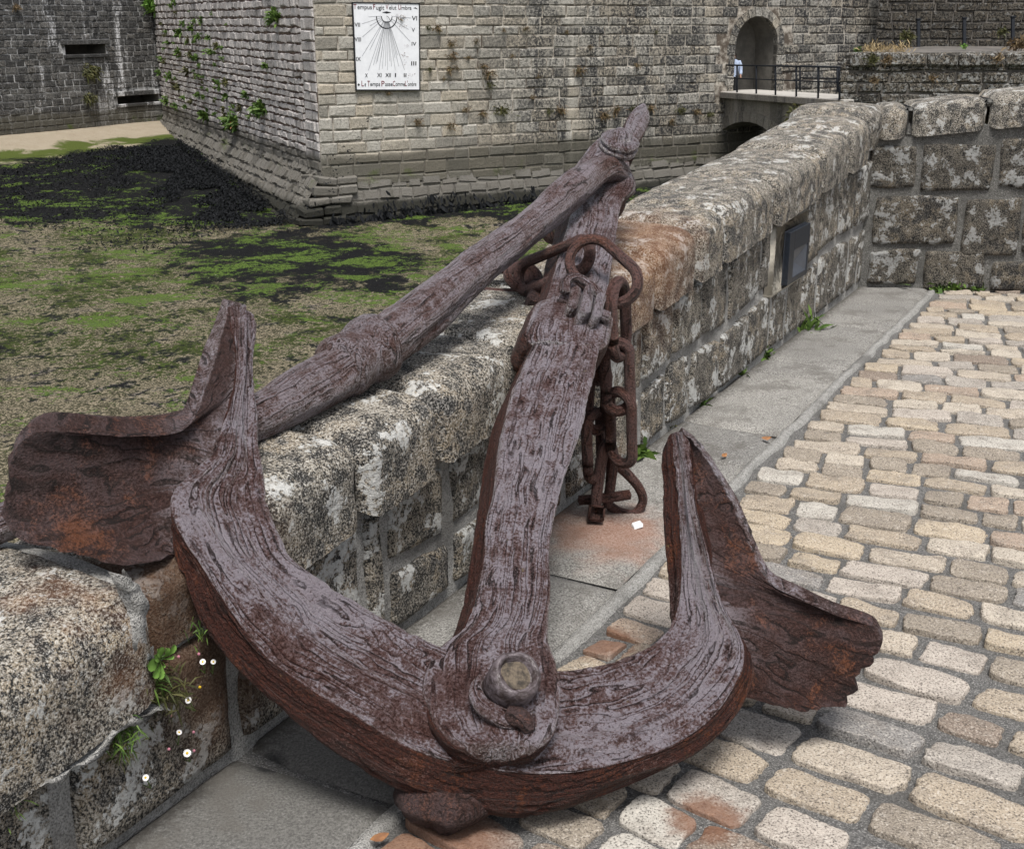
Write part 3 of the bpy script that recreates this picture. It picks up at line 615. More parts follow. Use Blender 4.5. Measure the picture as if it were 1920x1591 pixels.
def build_cross():
    t = thing('cross_wall', 'dark lichened granite wall closing the lane on the right', 'wall', E0+Ue*1.2-Ne*.2)
    q = lambda x, y: (lambda p: ((p-E0)@Ue, p[2]))(onpl(x, y, E0, Ne))
    (a, za), (b, zb) = q(1650, 200), q(1915, 172); (c, zc), (d, zd) = q(1650, 263), q(1915, 236)
    top = lambda s: za+(zb-za)*(s-a)/(b-a); jn = lambda s: zc+(zd-zc)*(s-c)/(d-c)
    V = []; S = np.linspace(-.25, 4.5, 60)
    for s in S:
        for z in np.linspace(-.03, jn(s)+.03, 12): V.append(E0+Ue*s+Ne*(.010+.016*fbm(np.array([[s*5, z*5, 3.]]), 3, 6)[0])+Zw*z)
    mesh('mortar_joints', V, grid_faces(60, 12), M_GROUT if 0 else M_DMORT, t)
    mb = MB(); R_ = [(1634, 274, 1722, 350), (1733, 270, 1868, 356), (1878, 262, 2010, 350), (2020, 260, 2150, 350), (1641, 369, 1800, 456), (1812, 372, 1918, 478), (1929, 362, 2080, 470), (1632, 470, 1724, 531), (1737, 470, 1850, 541), (1862, 492, 1990, 545), (1998, 486, 2130, 545), (2094, 366, 2230, 472), (2164, 258, 2290, 350), (2142, 490, 2260, 545), (2244, 372, 2400, 470), (2302, 256, 2450, 352), (2272, 486, 2420, 545), (2412, 366, 2560, 472), (2462, 254, 2600, 350), (2432, 490, 2590, 545), (2572, 370, 2720, 470), (2612, 252, 2740, 350), (2602, 488, 2740, 545)]
    for k, (x0, y0, x1, y1) in enumerate(R_):
        x0 -= 4; x1 += 4; y0 -= 5; y1 += 5
        (sa, z1), (sb, z1b) = q(x0, y0), q(x1, y0); (_, z0), (_, z0b) = q(x0, y1), q(x1, y1)
        block(mb, E0, Ue, Zw, Ne, sa, sb, lambda s: z0+(z0b-z0)*(s-sa)/(sb-sa), lambda s: z1+(z1b-z1)*(s-sa)/(sb-sa), 60+k, dep=.03, nu=26, nv=20)
    mb.build('wall_blocks', M_DARKFACE, t)
    xs = [1628, 1706, 1852, 1990, 2150, 2310, 2450, 2610, 2760]; ss = [q(x, 215)[0] for x in xs]; ss[0] = .02
    for i in range(8): coping('coping_stone', E0, Ue, Ne, ss[i]+(.008 if i else 0), ss[i+1]-.012, top, jn, .05, -.46, t, 90+i*2.7, M_COP)
    mb = MB()
    for x in ss[1:8]:
        z0_, z1_ = jn(x), top(x); c = E0+Ue*x-Ne*.20+Zw*((z0_+z1_)/2-.012); mb.add(*box(c, Ue*.035, Ne*.225, Zw*((z1_-z0_)/2-.012), .02))
    mb.build('coping_mortar', M_DMORT, t)
    # corner stone where both copings meet
    mb = MB(); V = []
    for r_, zz in ((.30, -.24), (.34, -.10), (.33, -.02), (.26, .03), (.1, .045)):
        th = np.linspace(0, 2*np.pi, 24, endpoint=False); p = 3.5; rr = (abs(np.cos(th))**p+abs(np.sin(th))**p)**(-1/p)
        V.append(W(3.72, -.22, hcop(3.5)+.005+zz)+(r_*rr*np.cos(th))[:, None]*Uw+(r_*.86*rr*np.sin(th))[:, None]*Nw)
    V = np.array(V); V = V+.012*fbm(V*6, 3, 3)[..., None]
    mb.add(V.reshape(-1, 3), grid_faces(5, 24, True)+[tuple(range(96, 120))]); mb.build('corner_stone', M_COP, t)
M_DMORT = m_mortar('dark_mortar', (.09, .086, .078), (.17, .165, .15))
build_cross()

# ------------------------------------------------------------------ the fort across the moat
def masonry(mb, o, u, v, n, wd, ht, ch, bw, gap=.02, dep=.03, skip=None, jit=.015, chj=.22, seed=1, v0=0.):
    rs = np.random.RandomState(seed); z = v0
    while z < ht:
        h = ch*(1+rs.uniform(-chj, chj)); s = -rs.uniform(0, bw[0])
        while s < wd:
            l = rs.uniform(*bw); a, b, c, d = max(s, 0)+gap/2, min(s+l, wd)-gap/2, z+gap/2, z+h-gap/2; s += l
            if b-a < .05 or (skip and skip((a+b)/2, (c+d)/2, (b-a)/2, (d-c)/2)): continue
            J = rs.uniform(-jit, jit, (4, 2)); dd = dep*rs.uniform(.5, 1.4); iv = min(.045, (d-c)*.18)
            C = np.array([[a, c], [b, c], [b, d], [a, d]])+J; I = C+np.array([[iv, iv], [-iv, iv], [-iv, -iv], [iv, -iv]])*rs.uniform(.4, 1.1, (4, 1))
            V = [o+u*p[0]+v*p[1] for p in C]+[o+u*p[0]+v*p[1]+n*(dd+rs.uniform(-.008, .008)) for p in I]
            mb.add(V, [(4, 5, 6, 7), (0, 1, 5, 4), (1, 2, 6, 5), (2, 3, 7, 6), (3, 0, 4, 7)])
        z += h
def holed(mb, o, u, v, n, x0, x1, z0, z1, holes):
    xs = sorted({x0, x1, *[h[0] for h in holes], *[h[1] for h in holes]}); zs = sorted({z0, z1, *[h[2] for h in holes], *[h[3] for h in holes]})
    for a, b in zip(xs[:-1], xs[1:]):
        for c, d in zip(zs[:-1], zs[1:]):
            if any(h[0] <= (a+b)/2 <= h[1] and h[2] <= (c+d)/2 <= h[3] for h in holes): continue
            mb.add([o+u*a+v*c, o+u*b+v*c, o+u*b+v*d, o+u*a+v*d], [(0, 1, 2, 3)])
KB = np.array([-5.52, 36., 0.])                                  # foot of the bastion's corner (plan)
Ur = np.array([.869, .495, 0]); Nr = np.array([.495, -.869, 0]); Ul = np.array([-.428, .904, 0]); Nl = np.array([-.904, -.428, 0])
ZB, ZT = -4.6, 4.2
def rf(x, y): p = onpl(x, y, KB, Nr); return (p-KB)@Ur, p[2]
def lf(x, y): p = onpl(x, y, KB, Nl); return (p-KB)@Ul, p[2]
JL = KB+Ul*24.9; Uc = np.array([-.49, -.87, 0]); Uc /= np.linalg.norm(Uc); Nc = np.array([.87, -.49, 0.]); Nc /= np.linalg.norm(Nc)
def build_bastion():
    t = thing('stone_bastion', 'pale granite bastion with a sharp corner and arched gate across the moat', 'bastion', KB+Zw*-4)
    g0, zd = rf(1374, 168); g1, _ = rf(1452, 168); gc = (g0+g1)/2; gr = (g1-g0)/2; _, ztop = rf(1412, 30); zs = ztop-gr
    zd -= .5
    inside = lambda s, z: abs(s-gc) < gr and (z < zs or (s-gc)**2+(z-zs)**2 < gr*gr) and z > zd
    ring = lambda s, z, a, b: z > zd and ((abs(s-gc) < gr+.30+a*.7 and z < zs+.1) or math.hypot(s-gc, z-zs) < gr+.30+b)
    mb = MB(); holed(mb, KB, Ur, Zw, Nr, 0, 24, ZB, ZT, [(g0, g1, zd, ztop)])
    th = np.linspace(0, np.pi, 17); A = [(gc-gr*math.cos(q), zs+gr*math.sin(q)) for q in th]
    for i in range(16):
        a, b = A[i], A[i+1]; mb.add([KB+Ur*a[0]+Zw*a[1], KB+Ur*b[0]+Zw*b[1], KB+Ur*b[0]+Zw*ztop, KB+Ur*a[0]+Zw*ztop], [(0, 1, 2, 3)])
    mb.build('ashlar_joints', M_FMR, t, False)
    mb = MB(); masonry(mb, KB+Zw*-4.0, Ur, Zw, Nr, 24, 8.1, .31, (.42, .95), skip=lambda s, z, a, b: ring(s, z-4, a, b), seed=4, gap=.026)
    mb.build('ashlar_face', M_RF, t, False)
    mb = MB(); mb.add([KB+Zw*ZB, KB+Ul*26+Zw*ZB, KB+Ul*26+Zw*ZT, KB+Zw*ZT], [(0, 3, 2, 1)])
    mb.build('rubble_joints', M_FML, t, False)
    mb = MB(); masonry(mb, KB+Zw*-4+Ul*25.2, -Ul, Zw, Nl, 23.9, 8.1, .235, (.26, .62), gap=.05, dep=.05, jit=.03, seed=9)
    masonry(mb, KB+Zw*-4+Ul*1.3, -Ul, Zw, Nl, 1.3, 8.1, .31, (.5, .9), gap=.03, dep=.05, jit=.012, seed=10)
    mb.build('rubble_face', M_LF, t, False)
    # arched gate: voussoirs, jambs, passage
    mb = MB(); nv = 11
    for i in range(nv):
        q0, q1 = math.pi*i/nv+.012, math.pi*(i+1)/nv-.012; r0, r1 = gr, gr+.28
        c = [(gc-r*math.cos(q), zs+r*math.sin(q)) for q, r in ((q0, r0), (q1, r0), (q1, r1), (q0, r1))]
        V = [KB+Ur*a+Zw*b+Nr*d for d in (-.2, .035) for a, b in c]; mb.add(V, [(4, 7, 6, 5), (0, 1, 5, 4), (1, 2, 6, 5), (2, 3, 7, 6), (3, 0, 4, 7)])
    z = zd
    while z < zs-.05:
        h = min(RS.uniform(.28, .36), zs-z)
        for sg in (-1, 1):
            wd = RS.uniform(.24, .42); c = KB+Ur*(gc+sg*(gr+wd/2))+Zw*(z+h/2)-Nr*.085; mb.add(*box(c, Ur*wd/2, Nr*.115, Zw*(h/2-.012), .015))
        z += h
    mb.build('gate_surround', M_RF, t, False)
    dp = 1.15; mb = MB(); B = lambda s, z, d: KB+Ur*s+Zw*z-Nr*d
    prof = [(g0, zd)]+A+[(g1, zd)]
    for (a, b) in zip(prof[:-1], prof[1:]): mb.add([B(*a, 0), B(*b, 0), B(*b, dp), B(*a, dp)], [(0, 3, 2, 1)])
    mb.add([B(a, b, dp) for a, b in prof], [tuple(range(len(prof)))[::-1]]); mb.add([B(g0, zd, 0), B(g1, zd, 0), B(g1, zd, dp), B(g0, zd, dp)], [(0, 1, 2, 3)])
    mb.build('gate_passage', M_VOID, t, False)
    # spreading footing under both faces, rough stones at the corner
    mb = MB(); z0, z1 = -4.3, -2.55
    for (U_, N_, ln, pr, sd_) in ((Ul, Nl, 25, 1.15, 21),):
        v = (Zw*(z1-z0)-N_*pr); L = np.linalg.norm(v); v /= L; nn = np.cross(v, -U_); nn = nn*np.sign(nn@N_)
        o = KB+N_*pr+Zw*z0+U_*ln; mb.add([o, o-U_*ln, o-U_*ln+v*L, o+v*L], [(0, 1, 2, 3)])
        masonry(mb, o, -U_, v, nn, ln-.2, L-.05, .34, (.22, .55), gap=.05, dep=.10, jit=.05, seed=sd_)
    v = (Zw*(-2.9-z0)-Nr*.35); L = np.linalg.norm(v); v /= L; nn = np.cross(Ur, v); nn *= np.sign(nn@Nr)
    o = KB+Nr*.35+Zw*z0; mb.add([o, o+Ur*20, o+Ur*20+v*L, o+v*L], [(0, 1, 2, 3)]); masonry(mb, o, Ur, v, nn, 20, L-.05, .33, (.4, .8), gap=.03, dep=.05, jit=.03, seed=22)
    mb.build('footing', M_LF, t, False)
    mb = MB(); 
    z = -4.25; k = 0
    while z < -2.6:
        h = RS.uniform(.24, .34); pl_, pr_ = 1.15*(-2.55-z-h)/1.75+.12, .5*(-2.5-z-h)/1.75+.10
        for a_, b_ in ((0, RS.uniform(.5, .8)), (0, 0)):
            if b_ == 0: a_, b_ = wd_+.03, RS.uniform(.5, .8)
            wd_ = b_; c = KB+Nl*pl_+Nr*pr_+Ur*(a_+b_/2)-Nr*.3+Zw*(z+h/2); V, F = box(c, Ur*b_/2, Nr*.34, Zw*(h/2-.012), .05); V = V+.06*np.stack([nz(V*2.3+k, 1), nz(V*2.3, 2), nz(V*2.3, 3)], -1); mb.add(V, F); k += 1
        c = KB+Nl*pl_+Nr*(pr_-.95)+Ur*.3+Zw*(z+h/2); V, F = box(c, Ur*.34, Nr*.30, Zw*(h/2-.012), .05); V = V+.06*np.stack([nz(V*2.3+k, 1), nz(V*2.3, 2), nz(V*2.3, 3)], -1); mb.add(V, F)
        z += h
    mb.build('corner_footing_stones', M_LF, t, False)
    return t, gc, gr, zd, zs
BAS, GC, GR, GZD, GZS = build_bastion()
def build_curtain():
    t = thing('curtain_wall', 'black stained fort wall with two slit openings on the far left', 'wall', JL+Uc*6+Zw*-3)
    cq = lambda x, y: (lambda p: ((p-JL)@Uc, p[2]))(onpl(x, y, JL, Nc))
    holes = []
    for x0, y0, x1, y1 in ((123, 83, 197, 103), (221, 176, 297, 196)):
        (a, zt), (b, zb) = cq(x1, y0), cq(x0, y1); holes.append((a, b, zb, zt))
    mb = MB(); holed(mb, JL, Uc, Zw, Nc, -1, 16, -4.6, 4.6, holes); mb.build('mortar_joints', M_FMC, t, False)
    mb = MB(); masonry(mb, JL+Zw*-4.2, Uc, Zw, Nc, 16, 8.6, .255, (.30, .62), gap=.024, skip=lambda s, z, a, b: any(h[0]-a < s < h[1]+a and h[2]-b < z-4.2 < h[3]+.16+b for h in holes), seed=31)
    mb.build('stone_face', M_CU, t, False)
    for a, b, c, d in holes:
        mb = MB(); B = lambda s, z, q: JL+Uc*s+Zw*z-Nc*q; q = 1.1
        pr = [(a, c), (b, c), (b, d), (a, d)]
        for i in range(4): mb.add([B(*pr[i], 0), B(*pr[(i+1) % 4], 0), B(*pr[(i+1) % 4], q), B(*pr[i], q)], [(0, 3, 2, 1)])
        mb.add([B(*p_, q) for p_ in pr], [(0, 1, 2, 3)]); o = mb.build('slit_opening', M_VOID, t, False)
        m2 = MB(); m2.add(*box(B((a+b)/2, d+.10, -.01), Uc*((b-a)/2+.22), Nc*.08, Zw*.10, .02)); m2.add(*box(B((a+b)/2, c-.07, -.01), Uc*((b-a)/2+.12), Nc*.07, Zw*.07, .02)); m2.build('lintel', M_CU, o, False)
build_curtain()
def build_bridge():
    A, B = at(1340, 171, 42.3), at(1582, 187, 34.2); d = B-A; Ld = np.linalg.norm(d); d /= Ld; wv = np.array([.80, .60, 0])*1.9
    t = thing('stone_bridge', 'small stone arch bridge leading to the fort gate', 'bridge', (A+B)/2-Zw*2)
    mb = MB(); dn = np.cross(wv/1.9, d); dn = dn/np.linalg.norm(dn); dn *= np.sign(dn[2]); c = (A+B)/2+wv/2-dn*.09
    mb.add(*box(c, d*(Ld/2+.1), wv/2+wv/1.9*.06, dn*.09, .02)); mb.build('deck', M_DECK, t, False)
    nf = np.cross(d, Zw); nf /= np.linalg.norm(nf); nf *= np.sign(nf@(Cv-A)); o = A-nf*.14
    m2 = MB(); m2.add(*box(c-dn*.02+nf*.95*0-wv/2-wv/1.9*.02, d*(Ld/2+.08), nf*.06, dn*.10, .015)); m2.build('deck_edge', M_BR, t, False)
    P_ = lambda x, y: onpl(x, y, o, nf)
    us = [1338, 1347, 1352, 1360, 1370, 1382, 1395, 1408, 1420, 1432, 1444, 1456, 1468]; lo = [300, 300, 248, 241, 235, 230, 228, 229, 232, 238, 246, 256, 320]
    mb = MB(); top = lambda x: 172+(x-1340)*.066+6
    for i in range(len(us)-1):
        p = [P_(us[i], lo[i]), P_(us[i+1], lo[i+1]), P_(us[i+1], top(us[i+1])), P_(us[i], top(us[i]))]; mb.add(p, [(0, 1, 2, 3)])
        if i >= 1: mb.add([p[0], p[1], p[1]+wv, p[0]+wv], [(0, 3, 2, 1)])
    mb.add([P_(1468, 320), P_(1600, 330), P_(1600, 190), P_(1468, top(1468))], [(0, 1, 2, 3)]); mb.add([P_(1338, 300)-Zw*3, P_(1347, 300)-Zw*3, P_(1347, 300), P_(1338, 300)], [(0, 1, 2, 3)])
    far = [P_(1600, 200), P_(1600, 430), P_(1452, 430), P_(1452, 250)]; mb.add([q+wv*1.2 for q in far], [(0, 1, 2, 3)])
    mb.build('spandrel_wall', M_BR, t, False)
    mb = MB()
    for i in range(2, 11):
        p = [P_(us[i]+.6, lo[i]), P_(us[i+1]-.6, lo[i+1]), P_(us[i+1]+(us[i+1]-1396)*.12-.6, lo[i+1]-19), P_(us[i]+(us[i]-1396)*.12+.6, lo[i]-19)]
        mb.add([q+nf*e for e in (-.05, .05) for q in p], [(4, 5, 6, 7), (0, 1, 5, 4), (1, 2, 6, 5), (2, 3, 7, 6), (3, 0, 4, 7)])
    mb.build('arch_ring', M_BR, t, False)
    def rail(name, label, xs, top_, mid_, bot_, Zf):
        r = thing(name, label, 'railing', at(xs[0], bot_(xs[0]), Zf(xs[0])))
        for x in xs:
            a, b = at(x, top_(x), Zf(x)), at(x, bot_(x)+2, Zf(x)); V, F, _ = tube([b, a], .030, 8); mesh('post', V, F, M_RAIL, r)
        for f in (top_, mid_):
            V, F, _ = tube([at(xs[0], f(xs[0]), Zf(xs[0])), at(xs[-1]+1, f(xs[-1]+1), Zf(xs[-1]+1))], .026 if f is top_ else .018, 8); mesh('top_rail' if f is top_ else 'mid_rail', V, F, M_RAIL, r)
    iz = lambda x: 1/(1/42.2+(1/34.3-1/42.2)*(x-1346)/(1574-1346.))
    rail('bridge_railing', 'dark metal railing along the near edge of the bridge', [1346, 1382, 1418, 1454, 1493, 1534, 1574], lambda x: 122+(x-1346)*.019, lambda x: 146+(x-1346)*.038, lambda x: 171+(x-1346)*.062, iz)
    rail('bridge_railing', 'shorter dark railing along the far edge of the bridge', [1500, 1535, 1570], lambda x: 124+(x-1500)*.03, lambda x: 146+(x-1500)*.02, lambda x: 168+(x-1500)*.03, lambda x: iz(x)+1.6)
build_bridge()
def build_terrace():
    o = at(1578, 99, 34.0); X = np.array([1., 0, 0]); Yb = np.array([0, -1., 0])
    t = thing('terrace_wall', 'lichen covered stone terrace wall beyond the lane with weeds on its ledge', 'wall', o-Zw*3)
    h = 5.; b = o-Zw*h; mb = MB(); mb.add([b, b+X*16, b+X*16+Zw*h, b+X*.25+Zw*h], [(0, 1, 2, 3)]); mb.add([b, b+X*.25+Zw*h, b+X*5.2+Zw*h-Yb*9, b+X*5-Yb*9], [(0, 1, 2, 3)])
    mb.add([o+X*.25, o+X*16, o+X*16-Yb*9, o+X*5.2-Yb*9], [(0, 1, 2, 3)]); mb.build('mortar_joints', M_FMT, t, False)
    mb = MB(); masonry(mb, b, X, Zw, Yb, 16, h-.42, .34, (.5, 1.0), gap=.03, dep=.06, jit=.03, seed=51); mb.build('stone_face', M_TR, t, False)
    mb = MB(); s = .2
    while s < 15:
        l = RS.uniform(.8, 1.5); V, F = box(o+X*(s+l/2)-Zw*.18-Yb*.15, X*(l/2-.02), Yb*.30, Zw*.19, .06); V = V+.03*np.stack([nz(V*2, 1), nz(V*2, 2), nz(V*2, 3)], -1); mb.add(V, F); s += l
    mb.build('coping', M_TR, t, False)
    o2 = at(1640, 92, 43.5)-Zw*1.5; t2 = thing('rampart_wall', 'very dark lichen spotted rampart wall behind the terrace', 'wall', o2+X*5)
    mb = MB(); mb.add([o2, o2+X*18, o2+X*18+Zw*6, o2+Zw*6], [(0, 1, 2, 3)]); mb.build('mortar_joints', M_FMT, t2, False)
    mb = MB(); masonry(mb, o2, X, Zw, Yb, 18, 6, .33, (.4, .9), gap=.03, dep=.05, jit=.02, seed=61); mb.build('stone_face', M_BK, t2, False)
    for x, y0, y1, lab in ((1722, 38, 94, 'dark wooden post nearest the fort gate, before the black rampart'), (1808, 36, 88, 'middle one of three dark posts before the black rampart'), (1899, 34, 84, 'dark post furthest right on the terrace')):
        a, b = at(x, y0, 41.5), at(x, y1+6, 41.5); V, F = box((a+b)/2, X*.055, Yb*.055, (a-b)/2, .012); V2, F2 = box(a+Zw*.03, X*.075, Yb*.075, Zw*.03, .012)
        q = thing('wooden_post', lab, 'post', b, 'dark posts on the terrace'); mesh('shaft', V, F, M_RAIL, q, False); mesh('cap', V2, F2, M_RAIL, q, False)
build_terrace()

# ------------------------------------------------------------------ the anchor
zsh = lambda y: 1/(.3745-.0001654*(1290-y))
Dn = at(1160, 290, zsh(290))-at(940, 1290, zsh(1290)); Dn /= np.linalg.norm(Dn)
Ln = np.array([.93, .20, -.28]); Nn = np.cross(Ln, Dn); Nn /= np.linalg.norm(Nn); Nn *= np.sign(Nn[2])
def build_anchor():
    A = thing('anchor', 'huge rusty iron anchor leaning its shank and stock on the parapet', 'anchor', onz(850, 1540))
    # both arms and the crown, one forged crescent: inner edge, ridge, outer silhouette
    T = [((472, 592, 3.26), (437, 570, 3.25), (430, 590, 3.28)), ((474, 690, 3.13), (441, 700, 3.09), (425, 735, 3.12)), ((478, 800, 3.0), (415, 815, 2.93), (392, 850, 2.93)),
         ((482, 850, 2.95), (404, 850, 2.88), (390, 890, 2.88)), ((486, 888, 2.92), (372, 880, 2.84), (360, 930, 2.83)), ((494, 922, 2.90), (328, 912, 2.77), (326, 980, 2.77)), ((508, 958, 2.88), (316, 948, 2.73), (320, 1012, 2.74)), ((530, 1010, 2.85), (342, 1002, 2.70), (325, 1055, 2.71)), ((548, 1045, 2.83), (383, 1060, 2.67), (342, 1090, 2.69)),
         ((600, 1085, 2.81), (440, 1140, 2.65), (378, 1178, 2.68)), ((672, 1133, 2.80), (512, 1235, 2.63), (448, 1262, 2.67)), ((755, 1182, 2.79), (640, 1318, 2.61), (590, 1375, 2.66)),
         ((840, 1220, 2.79), (780, 1400, 2.60), (748, 1472, 2.66)), ((935, 1245, 2.80), (925, 1442, 2.60), (930, 1526, 2.67)), ((1050, 1258, 2.82), (1062, 1450, 2.62), (1075, 1513, 2.69)),
         ((1135, 1245, 2.85), (1200, 1420, 2.67), (1226, 1453, 2.73)), ((1195, 1222, 2.90), (1310, 1365, 2.74), (1336, 1387, 2.79)), ((1240, 1188, 2.95), (1375, 1285, 2.81), (1394, 1312, 2.85)),
         ((1266, 1140, 3.0), (1397, 1212, 2.88), (1406, 1240, 2.92)), ((1272, 1050, 3.06), (1350, 1118, 2.99), (1372, 1155, 3.04)), ((1274, 960, 3.13), (1316, 1000, 3.08), (1332, 1030, 3.13)), ((1272, 880, 3.20), (1295, 900, 3.18), (1304, 920, 3.23)), ((1268, 818, 3.27), (1282, 818, 3.26), (1284, 830, 3.30))]
    st = []
    for I, M_, S in T:
        i, m, s = at(*I), at(*M_), at(*S); st.append([i, m, s, s+(i-m)*.92])
    for k, px in ((22, (1252, 832, 3.30)), (21, (1247, 880, 3.25)), (20, (1254, 960, 3.19)), (19, (1259, 1050, 3.13)), (18, (1260, 1150, 3.08))): st[k][3] = at(*px)
    V, F, G = quad_loft(st, 620, 260, 13, .017, 3, .02)
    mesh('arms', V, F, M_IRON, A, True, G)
    # shank with its round eye over the crown
    S_ = [(1391, 880, 1006), (1378, 850, 1028), (1355, 826, 1042), (1325, 810, 1048), (1285, 803, 1050), (1240, 811, 1038), (1203, 836, 1023), (1165, 880, 1025), (1100, 904, 1033), (1000, 920, 1036), (900, 933, 1060), (800, 947, 1090), (720, 966, 1111), (640, 1000, 1131), (600, 1013, 1138), (520, 1035, 1146), (440, 1058, 1160), (400, 1070, 1164), (376, 1070, 1168), (354, 1066, 1188), (330, 1068, 1185), (306, 1082, 1181), (284, 1097, 1187), (266, 1110, 1184), (252, 1122, 1172)]
    st = []
    for y, a, b in S_:
        l, r = at(a, y, zsh(y)+.01), at(b, y-3, zsh(y)+.02); th = .15 if y > 1180 else .135
        st.append([r, l, l-Nn*th-Ln*(.012 if y < 1180 else 0), r-Nn*th])
    V, F, G = quad_loft(st, 560, 220, 13, .0125, 8, .010)
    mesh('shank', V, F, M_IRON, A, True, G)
    # flukes
    def palm(outer, inner, ext, seed, name, wear_sheen=.6, jag=.012):
        K, J = 90, 40
        O, _ = path([at(*q) for q in outer], K); I, _ = path([at(*q) for q in inner], K); e, _ = path(np.array(ext, float), K) if np.ndim(ext) == 2 else (np.repeat([ext], K, 0), 0)
        v = np.linspace(0, 1, J)[None, :, None]; X = I[:, None]*(1-v)+O[:, None]*v
        X = X+(Fv*.022)[None, None]*np.sin(v*np.pi)*np.linspace(.3, 1, K)[:, None, None]
        L = np.linspace(0, .5, K)[:, None]; G = np.stack([np.repeat(L, J, 1), np.zeros((K, J)), np.repeat(np.linspace(0, .35, J)[None], K, 0)], -1)
        rl = (iron_relief(G*[.8, .8, 1.2], 1., seed)*.016)[..., None]
        ed = (jag*fbm(O*30, 4, seed, .7)*sm(np.linspace(0, 1, K), wear_sheen-.15, wear_sheen+.1)+.004*fbm(O*60, 2, seed))[:, None, None]*sm(v, .8, 1)*(O-I)[:, None]/np.linalg.norm(O-I, axis=1)[:, None, None]
        fr = X-Fv*rl+ed*2; e = e*1.0; bk = X+e[:, None]*(.75+.25*v)+ed*.5
        rim = fr[:, -1]+(e*.32)+.003*(O-I)/np.linalg.norm(O-I, axis=1)[:, None]
        mb = MB(); H = [fr[:, j] for j in range(J)]+[rim, rim+e*.34, bk[:, -1]]+[bk[:, j] for j in range(J-1, -1, -1)]
        H = np.array(H); n_ = len(H); GG = np.concatenate([G, np.repeat(G[:, -1:], 3, 1)+[[[0, .02, 0]]], G[:, ::-1]+[[[0, .04, 0]]]], 1)
        Q = H.transpose(1, 0, 2); Q[:, J:J+2] += (.006*fbm(Q[:, J:J+2]*28, 3, seed+2))[..., None]
        F = [f[::-1] for f in grid_faces(K, n_)]; 
        F += [tuple(range(n_))] + [tuple(range((K-1)*n_, K*n_))[::-1]]
        shade = np.zeros((K, n_, 1)); fd = (1-sm(np.linspace(0, 1, K), wear_sheen-.16, wear_sheen+.1))+.25*fbm(O*20, 2, 9); shade[:, :J, 0] = -.9*np.clip(1-np.linspace(0, 1, J)/.30, 0, 1)[None]*(.75+.6*fbm(fr*14, 2, 4)); shade[:, J-2:J+3, 0] = -np.clip(fd, 0, 1)[:, None]*np.array([.5, 1, 1, .8, .5])  # negative: sky sheen painted on the rim, and on the inner edge to blend
        o = mesh(name, Q.reshape(-1, 3), F, M_PALM, A, True, np.concatenate([GG, shade], 2).reshape(-1, 4)); o.data.set_sharp_from_angle(angle=math.radians(38)); return o
    palm([(430, 570, 3.24), (414, 632, 3.14), (396, 692, 3.03), (376, 746, 2.93), (357, 791, 2.84), (328, 812, 2.79), (260, 818, 2.71), (180, 815, 2.64), (95, 808, 2.57), (45, 830, 2.54), (22, 890, 2.53), (15, 955, 2.53), (45, 1010, 2.54), (130, 1035, 2.56), (228, 1058, 2.60), (300, 1050, 2.66)],
         [(458, 575, 3.27), (450, 640, 3.19), (444, 700, 3.11), (432, 750, 3.04), (418, 800, 2.96), (408, 830, 2.93), (395, 860, 2.89), (380, 890, 2.86), (366, 915, 2.83), (352, 940, 2.80), (342, 962, 2.78), (335, 982, 2.77), (330, 1005, 2.75), (328, 1020, 2.74), (326, 1035, 2.73), (325, 1050, 2.73)],
         [(-.032, .07, .0), (-.042, .08, .004), (-.046, .08, .006), (-.036, .07, .012), (-.008, .05, .026), (0, .035, .030), (.0, .035, .028), (.004, .035, .016), (.01, .03, .0)], 11, 'fluke', .36)
    palm([(1280, 812, 3.26), (1312, 842, 3.22), (1350, 900, 3.16), (1385, 965, 3.10), (1420, 1050, 3.04), (1448, 1097, 3.0), (1500, 1122, 2.98), (1565, 1152, 2.96), (1625, 1170, 2.94), (1654, 1186, 2.93), (1650, 1225, 2.93), (1618, 1262, 2.93), (1606, 1290, 2.94), (1568, 1323, 2.95), (1500, 1326, 2.94), (1430, 1316, 2.92)],
         [(1270, 825, 3.28), (1276, 868, 3.24), (1284, 915, 3.20), (1292, 965, 3.15), (1300, 1015, 3.10), (1308, 1050, 3.07), (1318, 1080, 3.04), (1328, 1105, 3.02), (1340, 1130, 2.99), (1352, 1155, 2.97), (1362, 1180, 2.95), (1370, 1205, 2.94), (1376, 1230, 2.93), (1380, 1255, 2.92), (1384, 1280, 2.91), (1386, 1305, 2.90)],
         [(.004, .05, .0), (.010, .05, .006), (.012, .05, .010), (.006, .045, .015), (0, .04, .016), (0, .035, .010), (-.004, .03, 0), (-.004, .03, -.0)], 17, 'fluke', .58, .020)
    # forelock bolt through the crown
    c = at(948, 1296, 2.665); R_ = .054
    pr = [(R_*.98, -.05), (R_*1.0, .0), (R_*1.03, .03), (R_*1.04, .062), (R_*1.02, .074), (R_*.95, .083), (R_*.84, .086), (R_*.77, .084), (R_*.72, .078), (R_*.68, .068), (R_*.5, .064), (R_*.25, .067), (.0005, .065)]
    V, F = lathe(c, Nn*.97+Dn*-.12, pr, 48, .0020); o = mesh('crown_bolt', V, F, M_BOLT, A, True, np.stack([V@Ln, V@Dn, V@Nn], -1)); o.data.set_sharp_from_angle(angle=math.radians(50))
    V, F = lathe(c+Nn*.0665, Nn*.97+Dn*-.12, [(R_*.70, .0), (R_*.5, .003), (R_*.2, .005), (.0004, .004)], 24, .004); mesh('silt_filling', V, F, M_SILT, o)
    th = np.linspace(-math.pi*1.12, math.pi*.12, 40); rv = [c+Nn*.006+(Ln*math.cos(q)+Dn*math.sin(q))*(.070+.012*math.exp(-((q+math.pi*.42)/.3)**2)) for q in th]
